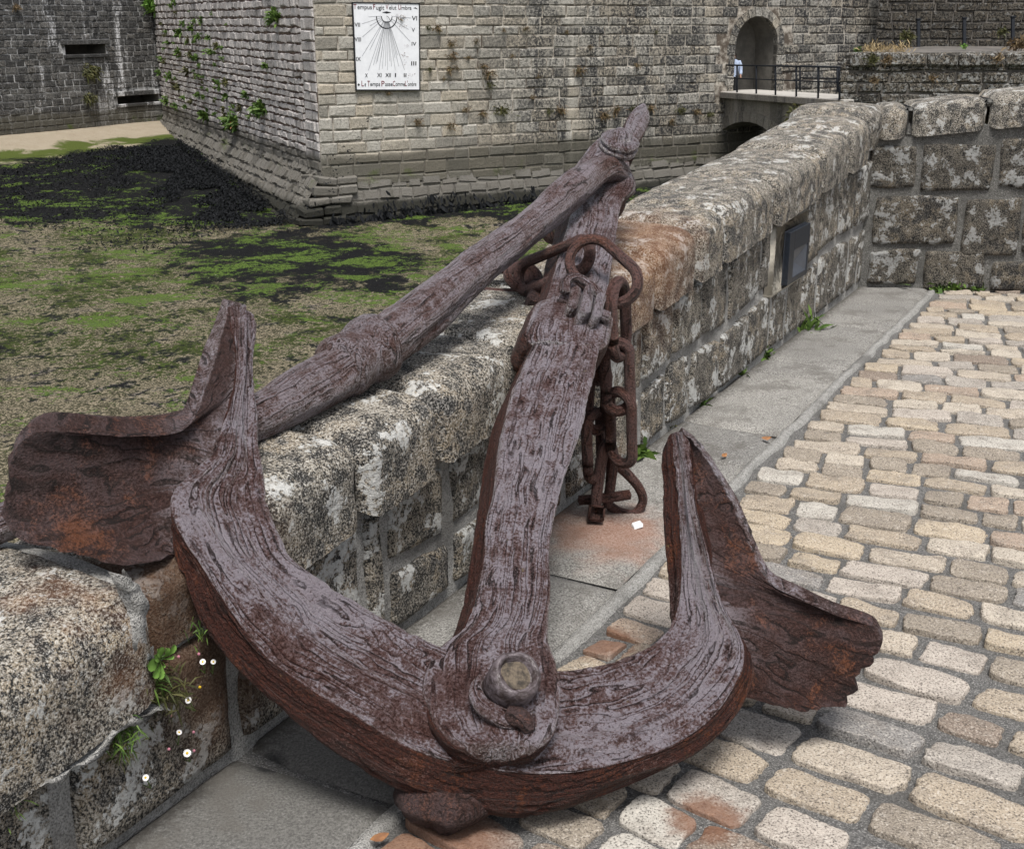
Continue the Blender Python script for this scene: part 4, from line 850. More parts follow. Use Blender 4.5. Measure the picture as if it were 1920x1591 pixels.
    V, F, G = tube(rv, [.006, .016, .019, .021, .016, .006], 12, amp=.004, seed=5); mesh('bolt_collar', V, F, M_IRON, A, True, G)
    V, F, G = tube([at(950, 1338, 2.60), at(972, 1346, 2.595), at(985, 1356, 2.59), at(992, 1372, 2.585)], [.016, .020, .016, .010], 10, M=20, amp=.006, seed=6); mesh('cotter', V, F, M_PALM, A, True, G)
    # lug under the crown, standing on the ground
    u = np.linspace(0, np.pi, 26); v = np.linspace(0, 2*np.pi, 40, endpoint=False); Uu, Vv = np.meshgrid(u, v, indexing='ij')
    C0 = at(838, 1488, 2.715); X = C0+np.stack([.125*np.sin(Uu)*np.cos(Vv)+.015*np.cos(Uu), .10*np.sin(Uu)*np.sin(Vv), .080*np.cos(Uu)], -1); X = C0+(X-C0)*(1-.22*np.clip(-(X[..., 2:]-C0[2])/.08, 0, 1)*np.array([1, 1, 0]))+(.030*fbm(X*9, 4, 5)+.008*fbm(X*40, 3, 6))[..., None]*np.array([1, 1, .35])
    mesh('crown_lug', X.reshape(-1, 3), [f[::-1] for f in grid_faces(26, 40, True)], M_PALM, A, True, (X-C0).reshape(-1, 3))
    # stock: bent end in the shank's eye, collar at the middle, far end beyond the frame
    zk = lambda x: 1/(.2174+.0001485*(1150-x))
    P = [(1176, 352, 4.80), (1166, 334, 4.72), (1152, 320, 4.62), (1132, 316, 4.56), (1095, 338, zk(1095)), (1000, 418, zk(1000)), (870, 520, zk(870)), (770, 603, zk(770)), (690, 660, zk(690)), (660, 681, zk(660)), (560, 738, zk(560)), (480, 783, zk(480)), (250, 880, 2.92), (0, 980, 2.70), (-160, 1040, 2.58)]
    rr = [.038, .047, .052, .055, .056, .061, .067, .070, .070, .070, .067, .061, .052, .042, .036]
    Q, L = path([list(at(*p))+[r] for p, r in zip(P, rr)], 420)
    V, F, G = tube(Q[:, :3], list(Q[:, 3]), 96, amp=.010, seed=21); mesh('stock', V, F, M_STOCK, A, True, G)
    a, b = at(632, 694, zk(632)), at(712, 645, zk(712)); ax = b-a; ln = np.linalg.norm(ax); 
    V, F = lathe(a, ax, [(.062, -.006), (.082, .004), (.092, ln*.10), (.088, ln*.28), (.084, ln*.45), (.092, ln*.6), (.100, ln*.75), (.098, ln*.9), (.084, ln*.97), (.06, ln)], 44, .007); mesh('stock_collar', V, F, M_STOCK, A, True, V*1.)
    # strap with knuckles clamped round the shank
    st = []
    for y, a, b, e in ((640, 990, 1134, 0.), (628, 988, 1138, .016), (600, 1000, 1142, .020), (585, 1006, 1143, .020), (570, 1012, 1142, .014), (562, 1016, 1140, 0.)):
        l, r = at(a, y-10+6, zsh(y)), at(b, y+8, zsh(y)); st.append([r+Nn*e+Ln*e, l+Nn*e-Ln*e, l-Nn*(.14+e)-Ln*e, r-Nn*(.14+e)+Ln*e])
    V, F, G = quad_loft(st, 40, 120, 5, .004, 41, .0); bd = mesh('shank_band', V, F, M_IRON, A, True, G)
    for k, (x, y, hw, hl, nh) in enumerate(((1070, 572, 9, 30, .05), (1093, 578, 10, 36, .06), (1117, 586, 9, 32, .052))):
        z = zsh(y)-.05; c = at(x, y, z); V, F = box(c, Ln*hw*z/2300, Dn*hl*z/2300*1.3, Nn*nh*.8, .010); V = V+.003*np.stack([nz(V*25, k), nz(V*25, k+5), nz(V*25, k+9)], -1); mesh('knuckle', V, F, M_IRON, bd, False, np.stack([V@Ln, V@Nn, V@Dn], -1))
    for x, y in ((1058, 560), (1133, 592)):
        V, F, G = tube([at(x-6, y-2, zsh(y)-.05), at(x+8, y+4, zsh(y)-.05)], .020, 10, amp=.002); mesh('rivet', V, F, M_IRON, bd, True, G)
    V, F, G = tube([at(1060, 548, 3.86), at(1064, 526, 3.88), at(1082, 521, 3.90), at(1110, 537, 3.90), at(1128, 558, 3.86), at(1126, 566, 3.84)], [.016, .014, .013, .013, .015, .012], 10, M=40, amp=.003); mesh('strap_loop', V, F, M_IRON, bd, True, G)
    V, F = box(at(1012, 562, 4.30), Ln*.05, Dn*.06, Nn*.04, .012); mesh('bracket', V, F, M_PALM, A, False, V)
    # shackle pin, washer and ear at the head
    ax = Nn*.9+np.array([-.12, -.1, .2]); c = at(1160, 274, 4.60)
    V, F = lathe(c, ax, [(.02, -.03), (.060, -.028), (.072, -.014), (.073, .004), (.066, .008), (.073, .014), (.072, .028), (.060, .036), (.040, .038), (.038, .05), (.028, .064), (.014, .070), (.0005, .070)], 36, .004); sh = mesh('head_shackle', V, F, M_IRON, A, True, V)
    st = []
    for x, y, hw, z in ((1174, 290, 17, 4.74), (1180, 264, 19, 4.76), (1189, 244, 20, 4.79), (1199, 228, 18, 4.82), (1206, 219, 13, 4.84)):
        c = at(x, y, z); X = (Rv*.88-Uv*.45)*hw*z/2300; Yb = Nn*.06; st.append([c+X+Yb*.2, c-X+Yb, c-X-Yb, c+X-Yb])
    V, F, G = quad_loft(st, 50, 40, 4, .006, 12, .008); mesh('shackle_ear', V, F, M_IRON, sh, True, G)
    return A
build_anchor()
def build_chain():
    C = thing('chain', 'heavy rusty chain draped over the shank and hanging down to the pavement', 'chain', onz(1130, 968))
    def lk(e1, e2, side, r=.0185, tilt=None):
        a, b = at(*e1), at(*e2); m = ((e1[0]+e2[0])/2, (e1[1]+e2[1])/2, (e1[2]+e2[2])/2)
        s = at(m[0]+side[0], m[1]+side[1], m[2]+side[2])-at(*m); ax = b-a; Ln_ = np.linalg.norm(ax); ax /= Ln_; s = s-ax*(s@ax); hw = max(np.linalg.norm(s), .030); s /= np.linalg.norm(s)
        c = (a+b)/2; st = max(Ln_/2-hw, .004); P = []
        for q in np.linspace(-np.pi/2, np.pi/2, 15): P.append(c+ax*(st+hw*math.cos(q))+s*hw*math.sin(q))
        P += [c+ax*st*t+s*hw for t in np.linspace(1, -1, 7)[1:-1]]
        for q in np.linspace(np.pi/2, 3*np.pi/2, 15): P.append(c+ax*(-st+hw*math.cos(q))+s*hw*math.sin(q))
        P += [c+ax*st*t-s*hw for t in np.linspace(-1, 1, 7)[1:-1]]
        V, F, G = tube(P, r, 14, closed=True, amp=.0025, seed=int(e1[0])); return mesh('chain_link', V, F, M_CHAIN, C, True, G)
    lk((880, 522, 4.52), (990, 530, 4.42), (0, 24, -.05)); lk((962, 532, 4.34), (1000, 506, 4.46), (-16, -18, .01))
    lk((972, 524, 4.36), (1106, 471, 4.06), (-11, -23, .03)); lk((1080, 462, 4.0), (1184, 556, 3.93), (26, -33, .0))
    lk((1157, 530, 3.92), (1163, 668, 4.02), (13, 0, .07)); lk((1156, 642, 4.0), (1160, 770, 4.10), (23, 0, .0)); lk((1163, 735, 4.08), (1166, 868, 4.20), (20, 3, -.03))
    lk((1122, 610, 4.1), (1124, 712, 4.15), (5, 0, .06)); lk((1124, 690, 4.14), (1118, 806, 4.21), (16, 0, .01)); lk((1112, 775, 4.18), (1116, 895, 4.30), (13, 0, .04))
    lk((1026, 436, 4.78), (1082, 410, 4.86), (6, 16, .02), .024)
    V, F, G = tube([at(1117, 962, 4.34), at(1121, 905, 4.30), at(1131, 845, 4.24), at(1141, 832, 4.24), at(1149, 850, 4.28), at(1145, 905, 4.35), at(1139, 948, 4.40)], [.017, .019, .020, .021, .020, .018, .017], 14, M=60, amp=.0025); sh = mesh('shackle', V, F, M_CHAIN, C, True, G)
    V, F, G = tube([at(1086, 938, 4.36), at(1130, 934, 4.37), at(1181, 927, 4.38)], .0175, 14, M=20, amp=.002); mesh('pin', V, F, M_CHAIN, sh, True, G)
    V, F = box(at(1118, 961, 4.33), (Rv*.98-Uv*.12)*.029, (Uv+Rv*.12)*.029, Fv*.03, .007); mesh('bolt_head', V, F, M_CHAIN, sh, True, V)
    V, F, G = tube([at(1136, 850, 4.30), at(1152, 866, 4.31), at(1176, 888, 4.36), at(1198, 915, 4.40), at(1205, 940, 4.43), at(1190, 962, 4.44), at(1164, 960, 4.44), at(1143, 948, 4.43)], .0170, 14, M=60, amp=.0025); mesh('chain_link', V, F, M_CHAIN, C, True, G)
build_chain()

# ------------------------------------------------------------------ sundial on the bastion
def text_mesh(mb, body, s0, s1, z0, z1, place, bold=0.):
    cu = bpy.data.curves.new('lettering', 'FONT'); cu.body = body; cu.fill_mode = 'FRONT'; cu.resolution_u = 3; cu.offset = bold
    o = bpy.data.objects.new('lettering', cu); COL.objects.link(o); dg = bpy.context.evaluated_depsgraph_get(); me = bpy.data.meshes.new_from_object(o.evaluated_get(dg))
    V = np.array([v.co[:] for v in me.vertices]); F = [tuple(p.vertices) for p in me.polygons]
    COL.objects.unlink(o); bpy.data.objects.remove(o); bpy.data.meshes.remove(me)
    a, b = V[:, 0].min(), V[:, 0].max(); c, d = 0.0, .72
    mb.add([place(s0+(s1-s0)*(p[0]-a)/(b-a), z0+(z1-z0)*(p[1]-c)/(d-c)) for p in V], F)
def build_sundial():
    px = [(661, 5), (786, 7), (787, 169), (668, 169)]; C = [onpl(x, y, KB+Nr*.10, Nr) for x, y in px]
    t = thing('sundial', 'white enamel sundial with Roman numerals on the pale bastion wall', 'sundial', (C[2]+C[3])/2)
    # board coordinates: pixels of a 1230 x 1400 drawing of it, mapped on the board's plane
    def place(u, v, d=0.): return (C[0]*(1-u)*(1-v)+C[1]*u*(1-v)+C[2]*u*v+C[3]*(1-u)*v)+Nr*d
    mb = MB(); f = [place(0, 0), place(1, 0), place(1, 1), place(0, 1)]; mb.add([q-Nr*.05 for q in f]+f, [(4, 7, 6, 5), (0, 1, 5, 4), (1, 2, 6, 5), (2, 3, 7, 6), (3, 0, 4, 7)]); mb.build('board', M_BOARD, t, False)
    mb = MB()
    for a, b in (((0, 0), (1, 0)), ((1, 0), (1, 1)), ((1, 1), (0, 1)), ((0, 1), (0, 0))):
        p, q = place(*a, .0), place(*b, .0); d = q-p; L = np.linalg.norm(d); mb.add(*box((p+q)/2-Nr*.015, d/2+d/L*.012, np.cross(d/L, Nr)*.016, Nr*.03))
    mb.build('frame', M_INK, t, False)
    X = lambda x, y: ((x-178)/1042+(y-40)/1380*-.0, (y-40)/1380.)
    U = lambda x, y: ((x-178-(y-40)*.038)/1030, (y-40)/1380.)
    pl = lambda x, y: place(*U(x, -y), .006)
    def txt(name, items, mat, bold=.0):
        for body, x0, x1, ytop, ybot in items:
            m = MB(); text_mesh(m, body, x0, x1, -ybot, -ytop, pl, bold); m.build(name, mat, t, False)
    txt('hour_numeral', [('VI', 1095, 1180, 235, 305), ('V', 1100, 1148, 425, 485), ('IV', 1105, 1180, 645, 705), ('III', 1105, 1190, 955, 1020), ('VII', 205, 290, 350, 415), ('VIII', 205, 305, 580, 645), ('IX', 230, 302, 890, 955), ('X', 370, 410, 1150, 1215), ('XI', 560, 630, 1145, 1210), ('XII', 692, 780, 1145, 1210), ('I', 845, 864, 1145, 1210), ('II', 990, 1032, 1145, 1210)], M_INK, .012)
    txt('motto_word', [('empus', 250, 470, 70, 140), ('ugit', 535, 660, 75, 145), ('elut', 735, 850, 72, 140), ('mbra', 930, 1088, 75, 140), ('e', 362, 384, 1285, 1360), ('emps', 450, 610, 1285, 1355), ('asse', 690, 812, 1285, 1355), ('omme', 860, 1010, 1285, 1355), ('ombre', 1060, 1200, 1285, 1355)], M_INK, .006)
    txt('capital_letter', [('T', 192, 235, 62, 142), ('F', 490, 522, 58, 142), ('V', 682, 725, 60, 140), ('U', 878, 922, 60, 140), ('L', 312, 350, 1268, 1358), ('T', 405, 445, 1268, 1360), ('P', 630, 680, 1268, 1360), ('C', 815, 852, 1268, 1355), ("L'", 1012, 1056, 1268, 1355)], M_RED, .006)
    mb = MB(); dia = lambda x, y, a, b: MB().add([pl(x-a, -y), pl(x, -y-b), pl(x+a, -y), pl(x, -y+b)], [(0, 1, 2, 3)]).build('ornament', M_INK, t, False)
    dia(700, 186, 75, 17); dia(268, 1335, 20, 24); MB().add([pl(1112, -112), pl(1150, -100), pl(1190, -132), pl(1150, -118)], [(0, 3, 2, 1)]).build('ornament', M_INK, t, False)
    for R_, wd in ((160, 7), (82, 6)):
        th = np.linspace(0, np.pi, 25); V = []
        for q in th: V += [pl(702+(R_-wd)*math.cos(q), -248-(R_-wd)*1.18*math.sin(q)), pl(702+(R_+wd)*math.cos(q), -248-(R_+wd)*1.18*math.sin(q))]
        MB().add(V, [(2*i, 2*i+1, 2*i+3, 2*i+2) for i in range(24)]).build('dial_arc', M_INK, t, False)
    mb = MB()
    for x, y in ((420, 258), (1090, 268), (315, 370), (440, 400), (325, 575), (1080, 640), (1050, 450), (320, 880), (440, 780), (420, 1105), (500, 1020), (590, 1100), (640, 1080), (725, 1100), (690, 1040), (850, 1100), (790, 1040), (1000, 1095), (905, 1040), (560, 960), (620, 900), (760, 960), (840, 900), (880, 860), (940, 930), (540, 1000)):
        a, b = np.array([702., 240]), np.array([x, y], float); d = b-a; L = np.linalg.norm(d); d /= L; n_ = np.array([-d[1], d[0]])*2.6; a = a+d*85
        mb.add([pl(*((a+n_)*[1, -1])), pl(*((b+n_)*[1, -1])), pl(*((b-n_)*[1, -1])), pl(*((a-n_)*[1, -1]))], [(0, 1, 2, 3)])
    mb.build('hour_lines', M_LINE, t, False)
    mb = MB(); rs = np.random.RandomState(3)
    for cx_, cy_, sx, sy, k in ((980, 400, 90, 40, 22), (1010, 720, 40, 30, 12), (1020, 860, 80, 40, 22), (1000, 1010, 40, 60, 10), (1110, 1180, 70, 40, 12), (900, 230, 80, 40, 10)):
        for _ in range(k):
            x, y = rs.normal(cx_, sx*.6), rs.normal(cy_, sy*.6); r = rs.uniform(3, 11); th = np.sort(rs.uniform(0, 2*np.pi, 6)); mb.add([pl(min(x+r*math.cos(q), 1200), -y-r*rs.uniform(.5, 1)*math.sin(q)) for q in th], [tuple(range(6))])
    mb.build('chipping_pattern', M_CHIP, t, False)
    a = place(*U(702, 240), .0); V, F, _ = tube([a, a+Nr*.12-Zw*.04, a+Nr*.22-Zw*.12], .007, 6); mesh('gnomon', V, F, M_INK, t)
build_sundial()

# ------------------------------------------------------------------ lamp let into the parapet
def build_lamp():
    o = W(0, .050); q = lambda x, y, d=0: onpl(x, y, o+Nw*d, Nw)
    a, b, c, d = q(1474, 428), q(1510, 426), q(1507, 519), q(1470, 526)
    sa = ((a+d)/2-MBp)@Uw; sb = ((b+c)/2-MBp)@Uw; zt = (a[2]+b[2])/2; zb = (c[2]+d[2])/2
    t = thing('wall_light', 'dark grey rectangular step light let into the parapet face', 'wall light', W((sa+sb)/2, .03, zb))
    M = MB(); M.add(*box(W((sa+sb)/2-.02, .022, (zt+zb)/2+.012), Uw*((sb-sa)/2+.10), Nw*.016, Zw*((zt-zb)/2+.05), .008)); mesh('render_patch', M.V[0], M.F, M_LINT, None and t) if 0 else None
    w_, h = (sb-sa), (zt-zb); ctr = lambda s, z, t_: W(sa+w_*s, t_, zb+h*z)
    m = MB(); T0, T1 = .040, .072
    for (s0, s1, z0, z1) in ((0, .24, 0, 1), (.93, 1, 0, 1), (.24, .93, .62, 1), (.24, .93, 0, .10)):
        m.add(*box(ctr((s0+s1)/2, (z0+z1)/2, (T0+T1)/2), Uw*w_*(s1-s0)/2*.999, Nw*(T1-T0)/2, Zw*h*(z1-z0)/2*.999, .0015))
    m.add(*box(ctr(.5, .5, .030), Uw*w_*.52, Nw*.0175, Zw*h*.51, .004)); m.build('frame', M_LAMP, t, False)
    m = MB(); S0, S1, Z0, Z1 = .24, .93, .10, .62; ap = ctr(.42, .36, .050); k = [ctr(S0, Z0, .069), ctr(S1, Z0, .069), ctr(S1, Z1, .069), ctr(S0, Z1, .069)]
    m.add(k+[ap], [(0, 1, 4), (1, 2, 4), (2, 3, 4), (3, 0, 4)]); m.build('recess', M_LAMPIN, t, False)
    P = MB(); V, F = box(W((sa+sb)/2-.055, .000, (zt+zb)/2+.018), Uw*((sb-sa)/2+.135), Nw*.040, Zw*((zt-zb)/2+.075), .034); V = V+.004*np.stack([nz(V*12, 1), nz(V*12, 2), nz(V*12, 3)], -1)
    mesh('pale_mortar_patch', V, F, M_LINT, PAR)
M_LAMPIN = m_plain('lamp_recess_paint', (.075, .085, .105), (.06, .068, .085), 40, .4)
build_lamp()

# ------------------------------------------------------------------ plants
def tuft_mb(c, nrm, n, ln, spread=.8, up=.5, wid=.16, droop=.25, base=.25, seed=0, flat=0.):
    rs = np.random.RandomState(seed); mb = MB(); c = np.asarray(c, float); nrm = np.asarray(nrm, float)
    for _ in range(n):
        d = rs.normal(0, 1, 3)*spread+nrm*.8+Zw*up; d /= np.linalg.norm(d); l = ln*rs.uniform(.45, 1.1); s = np.cross(d, rs.normal(0, 1, 3)); s /= np.linalg.norm(s)+1e-9
        b = c+rs.normal(0, 1, 3)*ln*base*np.array([1, 1, .7]); w_ = l*wid*rs.uniform(.6, 1.3); m1 = b+d*l*.5; m2 = b+d*l-Zw*l*droop*rs.uniform(.3, 1)
        mb.add([b-s*w_*.3, b+s*w_*.3, m1+s*w_, m2, m1-s*w_], [(0, 1, 2, 4), (4, 2, 3)])
    return mb
def put(name, label, cat, group, c, mbs):
    o = thing(name, label, cat, c, group)
    for nm, mb, mat in mbs: mb.build(nm, mat, o, False)
    return o
def fort_plants():
    LP = [(303, 45, 5), (315, 80, 6), (303, 110, 6), (300, 135, 7), (309, 116, 5), (313, 190, 9), (331, 200, 8), (320, 143, 8), (335, 163, 9), (336, 100, 8), (338, 62, 9), (345, 45, 7), (358, 103, 8), (369, 108, 9), (360, 53, 8), (373, 68, 7), (352, 133, 9), (381, 145, 5), (375, 123, 5), (392, 72, 7), (408, 86, 8), (395, 97, 8), (402, 100, 5), (410, 155, 8), (425, 155, 8), (388, 217, 12), (403, 214, 5), (438, 200, 6), (450, 203, 8), (462, 178, 8), (425, 182, 7), (382, 182, 6), (360, 190, 6), (378, 40, 6), (348, 200, 5), (372, 178, 7), (403, 190, 5), (322, 12, 6), (328, 3, 7), (345, 183, 6), (420, 205, 6), (468, 220, 5), (500, 125, 8), (390, 168, 4), (330, 25, 4), (418, 110, 5), (366, 78, 5), (312, 60, 5)]+[(int(308+125*abs(q[0])**1.1+(q[1]-.5)*14), int(20+205*q[1]), 3+int(3*q[2])) for q in np.random.RandomState(8).rand(34, 3)]
    for k, (x, y, r) in enumerate(LP):
        c = onpl(x, y, KB+Nl*.06, Nl); Z = proj(c)[2]; l = r*Z/2300*1.15
        put('wall_weed', 'small green weed rooted in a joint of the rubble bastion face', 'weed', 'green weeds on the rubble face', c, [('foliage', tuft_mb(c, Nl, int(26+r*6), l, .8, .35, .2, .3, .38, k), M_LEAF if k % 4 else M_OLIVE)])
    for x, y, r, lab, mt in ((440, 230, 17, 'largest green weed low on the rubble face, with a few orange blooms', M_LEAF), (492, 203, 15, 'round green bush on the rubble face nearest the bastion corner', M_LEAF), (519, 32, 14, 'green weed high beside the rust streak on the rubble face', M_LEAF), (287, 8, 17, 'hanging yellow green bush in the angle of the two fort walls', M_BRIGHT)):
        c = onpl(x, y, KB+Nl*.08, Nl); Z = proj(c)[2]; l = r*Z/2300*1.15
        ms = [('foliage', tuft_mb(c, Nl, 190, l, .8, .3, .16, .3, .4, x), mt)]
        if x == 440: ms.append(('bloom', tuft_mb(c+Nl*.1-Ul*.25, Nl, 14, l*.4, .8, .3, .2, .1, .6, 3), M_DLEAF))
        put('wall_bush', lab, 'weed', 'green weeds on the rubble face', c, ms)
    RPs = [(845, 82, 9), (848, 105, 10), (842, 130, 9), (915, 140, 11), (918, 158, 9), (905, 125, 8), (727, 176, 6), (750, 35, 7), (819, 52, 10), (802, 52, 6), (893, 78, 7), (878, 108, 6), (944, 56, 5), (985, 55, 6), (940, 208, 13), (872, 205, 7), (905, 213, 8), (783, 228, 9), (844, 236, 8), (1028, 209, 8), (1050, 208, 10), (1085, 132, 10), (1132, 218, 11), (1155, 206, 10), (1188, 206, 10), (1218, 203, 9), (1275, 207, 9), (1195, 122, 7), (998, 182, 6), (806, 130, 6), (832, 148, 5), (857, 128, 5), (1258, 228, 7), (1305, 210, 8), (1330, 215, 8), (1106, 88, 5), (960, 105, 5), (1010, 145, 5), (1062, 60, 5), (1230, 60, 5)]
    for k, (x, y, r) in enumerate(RPs):
        c = onpl(x, y, KB+Nr*.05, Nr); Z = proj(c)[2]; l = r*Z/2300*1.15; gr = k % 5 == 4 or k in (26,)
        put('dry_weed', 'brownish dry weed rooted in a joint of the pale ashlar face', 'weed', 'dry weeds on the ashlar face', c, [('stems', tuft_mb(c, Nr, int(36+r*5), l, .9, .3, .08, .5, .42, 100+k), M_DRY if not gr else M_OLIVE), ('leaves', tuft_mb(c, Nr, 14, l*.6, .8, .2, .2, .4, .4, 200+k), M_OLIVE)])
    for x, y, r, lab in ((168, 132, 17, 'shaggy green weed hanging under the upper slit of the black curtain wall'), (165, 183, 12, 'brown weed hanging low on the black curtain wall'), (30, 13, 7, 'small yellowish weed high on the black curtain wall')):
        c = onpl(x, y, JL+Nc*.08, Nc); l = r*proj(c)[2]/2300
        put('curtain_weed', lab, 'weed', 'weeds on the curtain wall', c, [('foliage', tuft_mb(c, Nc, 150, l, .8, -.3, .12, .5, .45, x), M_OLIVE if r != 7 else M_DRY)])
    for x, y, r, Z, mt, lab in ((1635, 112, 14, 33.6, M_OLIVE, 'dark green weed growing over the terrace coping near the bridge'), (1665, 114, 11, 33.6, M_DRY, 'brown weed on the terrace coping beside the green one'), (1870, 112, 12, 33.6, M_DRY, 'brown weed at the far right end of the terrace coping'), (1640, 152, 10, 33.7, M_DRY, 'brown weed low on the terrace wall by the bridge rail'), (1750, 148, 9, 33.7, M_DRY, 'brown weed in the middle of the terrace wall'), (1808, 88, 7, 36, M_BRIGHT, 'single bright green sprig on the terrace ledge'), (1905, 86, 20, 36, M_DRY, 'large dry shrub on the terrace ledge at the right edge'), (1700, 70, 15, 39, M_OLIVE, 'dark creeper at the foot of the black rampart wall'), (1880, 60, 12, 38, M_OLIVE, 'tall thin green stem before the black rampart'), (1608, 95, 9, 35, M_LEAF, 'small green weed at the left end of the terrace ledge')):
        c = at(x, y, Z); l = r*Z/2300; put('ledge_weed', lab, 'weed', 'weeds on the terrace', c, [('foliage', tuft_mb(c, np.array([0, -.6, 0]), 110, l, .8, .6, .12, .3, .4, x), mt)])
    mb = MB()
    for k in range(26):
        x = 1622+k*3.0; c = at(x, 96, 34.6); q = tuft_mb(c, np.array([0, 0, .4]), 26, RS.uniform(.12, .24), .6, .9, .05, .3, .5, k); [mb.add(v, [(0, 1, 2, 4), (4, 2, 3)]) for v in q.V]
    tag(mb.build('dry_grass', M_STRAW, None, False), 'pale straw coloured grass along the terrace ledge', 'grass', kind='stuff')
    c = onpl(1480, 215, KB+Nr*.0, Nr); c = at(1497, 212, 36); put('bridge_weed', 'green weed hanging from the side of the stone bridge', 'weed', None, c, [('foliage', tuft_mb(c, np.array([-.4, -.8, 0]), 120, .26, .8, .1, .14, .4, .5, 5), M_OLIVE)])
fort_plants()
def lane_plants():
    for x, y, h, lab, mt in ((1513, 617, .13, 'tall green grass tuft at the parapet foot just past the wall light', M_LEAF), (1432, 668, .06, 'low green weed with a brown leaf at the parapet foot before the light', M_LEAF), (1384, 702, .055, 'small green weed at the parapet foot, second one before the light', M_LEAF), (1308, 758, .05, 'flat green weed in the pavement edge behind the right arm tip', M_LEAF), (1246, 800, .05, 'small weed at the wall foot right of the hanging chain', M_OLIVE), (1192, 856, .07, 'green weed tucked behind the end of the hanging chain', M_LEAF), (1096, 905, .06, 'small weed at the wall foot left of the shackle', M_OLIVE)):
        c = onz(x, y, .01); put('wall_foot_weed', lab, 'weed', 'weeds along the parapet foot', c, [('foliage', tuft_mb(c, Nw*.4, 90, h, .7, .9 if h > .1 else .4, .09 if h > .1 else .2, .3, .32, x), mt)])
    for x, y, h, w_, lab in ((1642, 530, .13, 3, 'leafy green weed in the corner of the two lane walls'), (1800, 541, .06, 10, 'flat green moss strip along the foot of the dark cross wall'), (1850, 530, .11, 3, 'upright green weed at the foot of the dark cross wall')):
        mb = MB()
        for k in range(w_):
            c = onz(x+(k-w_/2)*9, y, .015); q = tuft_mb(c, Ne*.4, 40, h, .8, .5, .22, .3, .4, k+x); [mb.add(v, [(0, 1, 2, 4), (4, 2, 3)]) for v in q.V]
        put('lane_corner_weed', lab, 'weed', None, onz(x, y, .01), [('foliage', mb, M_LEAF)])
    wl = lambda x, y, d=.05: onpl(x, y, W(0, d), Nw)
    # rosette with spoon leaves
    c = wl(297, 1235, .06); o = thing('leafy_weed', 'bright green rosette of spoon shaped leaves in the parapet joint', 'weed', c)
    for x1, y1 in ((327, 1208), (312, 1214), (296, 1216), (290, 1228), (276, 1247), (286, 1268), (298, 1272), (325, 1228), (305, 1250)):
        tip = wl(x1, y1, .085); d = tip-c; L = np.linalg.norm(d); d /= L; s = np.cross(d, Nw); V = []
        for q, w_ in ((0, .06), (.3, .10), (.6, .22), (.82, .24), (.95, .15), (1, .02)): V += [c+d*L*q-s*L*w_+Nw*.012*math.sin(q*3), c+d*L*q+Nw*(.012*math.sin(q*3)-.004), c+d*L*q+s*L*w_+Nw*.012*math.sin(q*3)]
        mesh('leaf', V, grid_faces(6, 3), M_BRIGHT, o)
    t = thing('daisy_plant', 'sprawling plant with small white daisies in the near parapet joints', 'daisies', wl(300, 1300))
    for k, (x, y, l, n, m) in enumerate(((300, 1290, .055, 170, M_OLIVE), (285, 1275, .04, 90, M_LEAF), (318, 1310, .035, 80, M_OLIVE), (222, 1375, .045, 120, M_LEAF), (228, 1405, .035, 70, M_OLIVE), (372, 1178, .03, 40, M_LEAF), (20, 1505, .03, 30, M_LEAF))):
        c = wl(x, y, .05); tuft_mb(c, Nw*.5, n, l, .9, .1, .06, .4, .5, k+9).build('foliage', m, t, False)
    def flower(x, y, r, d=.075):
        c = wl(x, y, d); ax = np.array([.1, -.75, .65])+RS.normal(0, .15, 3); ax /= np.linalg.norm(ax); a = np.cross(ax, Zw); a /= np.linalg.norm(a); b = np.cross(a, ax); m = MB()
        for k in range(16):
            q = 2*math.pi*k/16; e = a*math.cos(q)+b*math.sin(q); s = np.cross(ax, e); m.add([c+e*r*.3-s*r*.08, c+e*r*.3+s*r*.08, c+e*r*.95+s*r*.15, c+e*r*1.05, c+e*r*.95-s*r*.15], [(0, 1, 2, 3, 4)])
        f = m.build('flower', M_PETAL, t, False); V, F = lathe(c, ax, [(r*.38, 0), (r*.36, r*.12), (r*.2, r*.22), (.0001, r*.24)], 10); mesh('disc', V, F, M_YEL, f)
        V, F, _ = tube([c-ax*.002, c-ax*.03-Zw*.02, wl(x-8, y+12, .02)], .0012, 5); mesh('stalk', V, F, M_LEAF, f)
    for x, y, r in ((231, 1291, .0085), (203, 1306, .006), (205, 1317, .0075), (380, 1240, .0066), (400, 1240, .0058), (353, 1312, .0075), (336, 1372, .006), (351, 1411, .0085), (273, 1457, .007)): flower(x, y, r)
    for x, y in ((335, 1231), (373, 1226), (321, 1341), (317, 1404), (363, 1372), (364, 1407), (218, 1318), (375, 1288)):
        c = wl(x, y, .07); V, F = lathe(c, np.array([0, -.5, .8]), [(.0004, -.003), (.0028, -.0015), (.0035, .0015), (.0025, .004), (.0004, .0055)], 8); mesh('bud', V, F, M_PINK if x != 375 else M_YEL, t)
    m = MB(); c = onz(1195, 984, .022); m.add(*box(c, np.array([.016, .004, .004]), np.array([-.004, .016, 0]), np.array([0, .004, .006]), .003)); o = m.build('paper_scrap', M_PAPER, None, False); tag(o, 'crumpled white scrap of paper lying on the pavement beside the chain', 'litter')
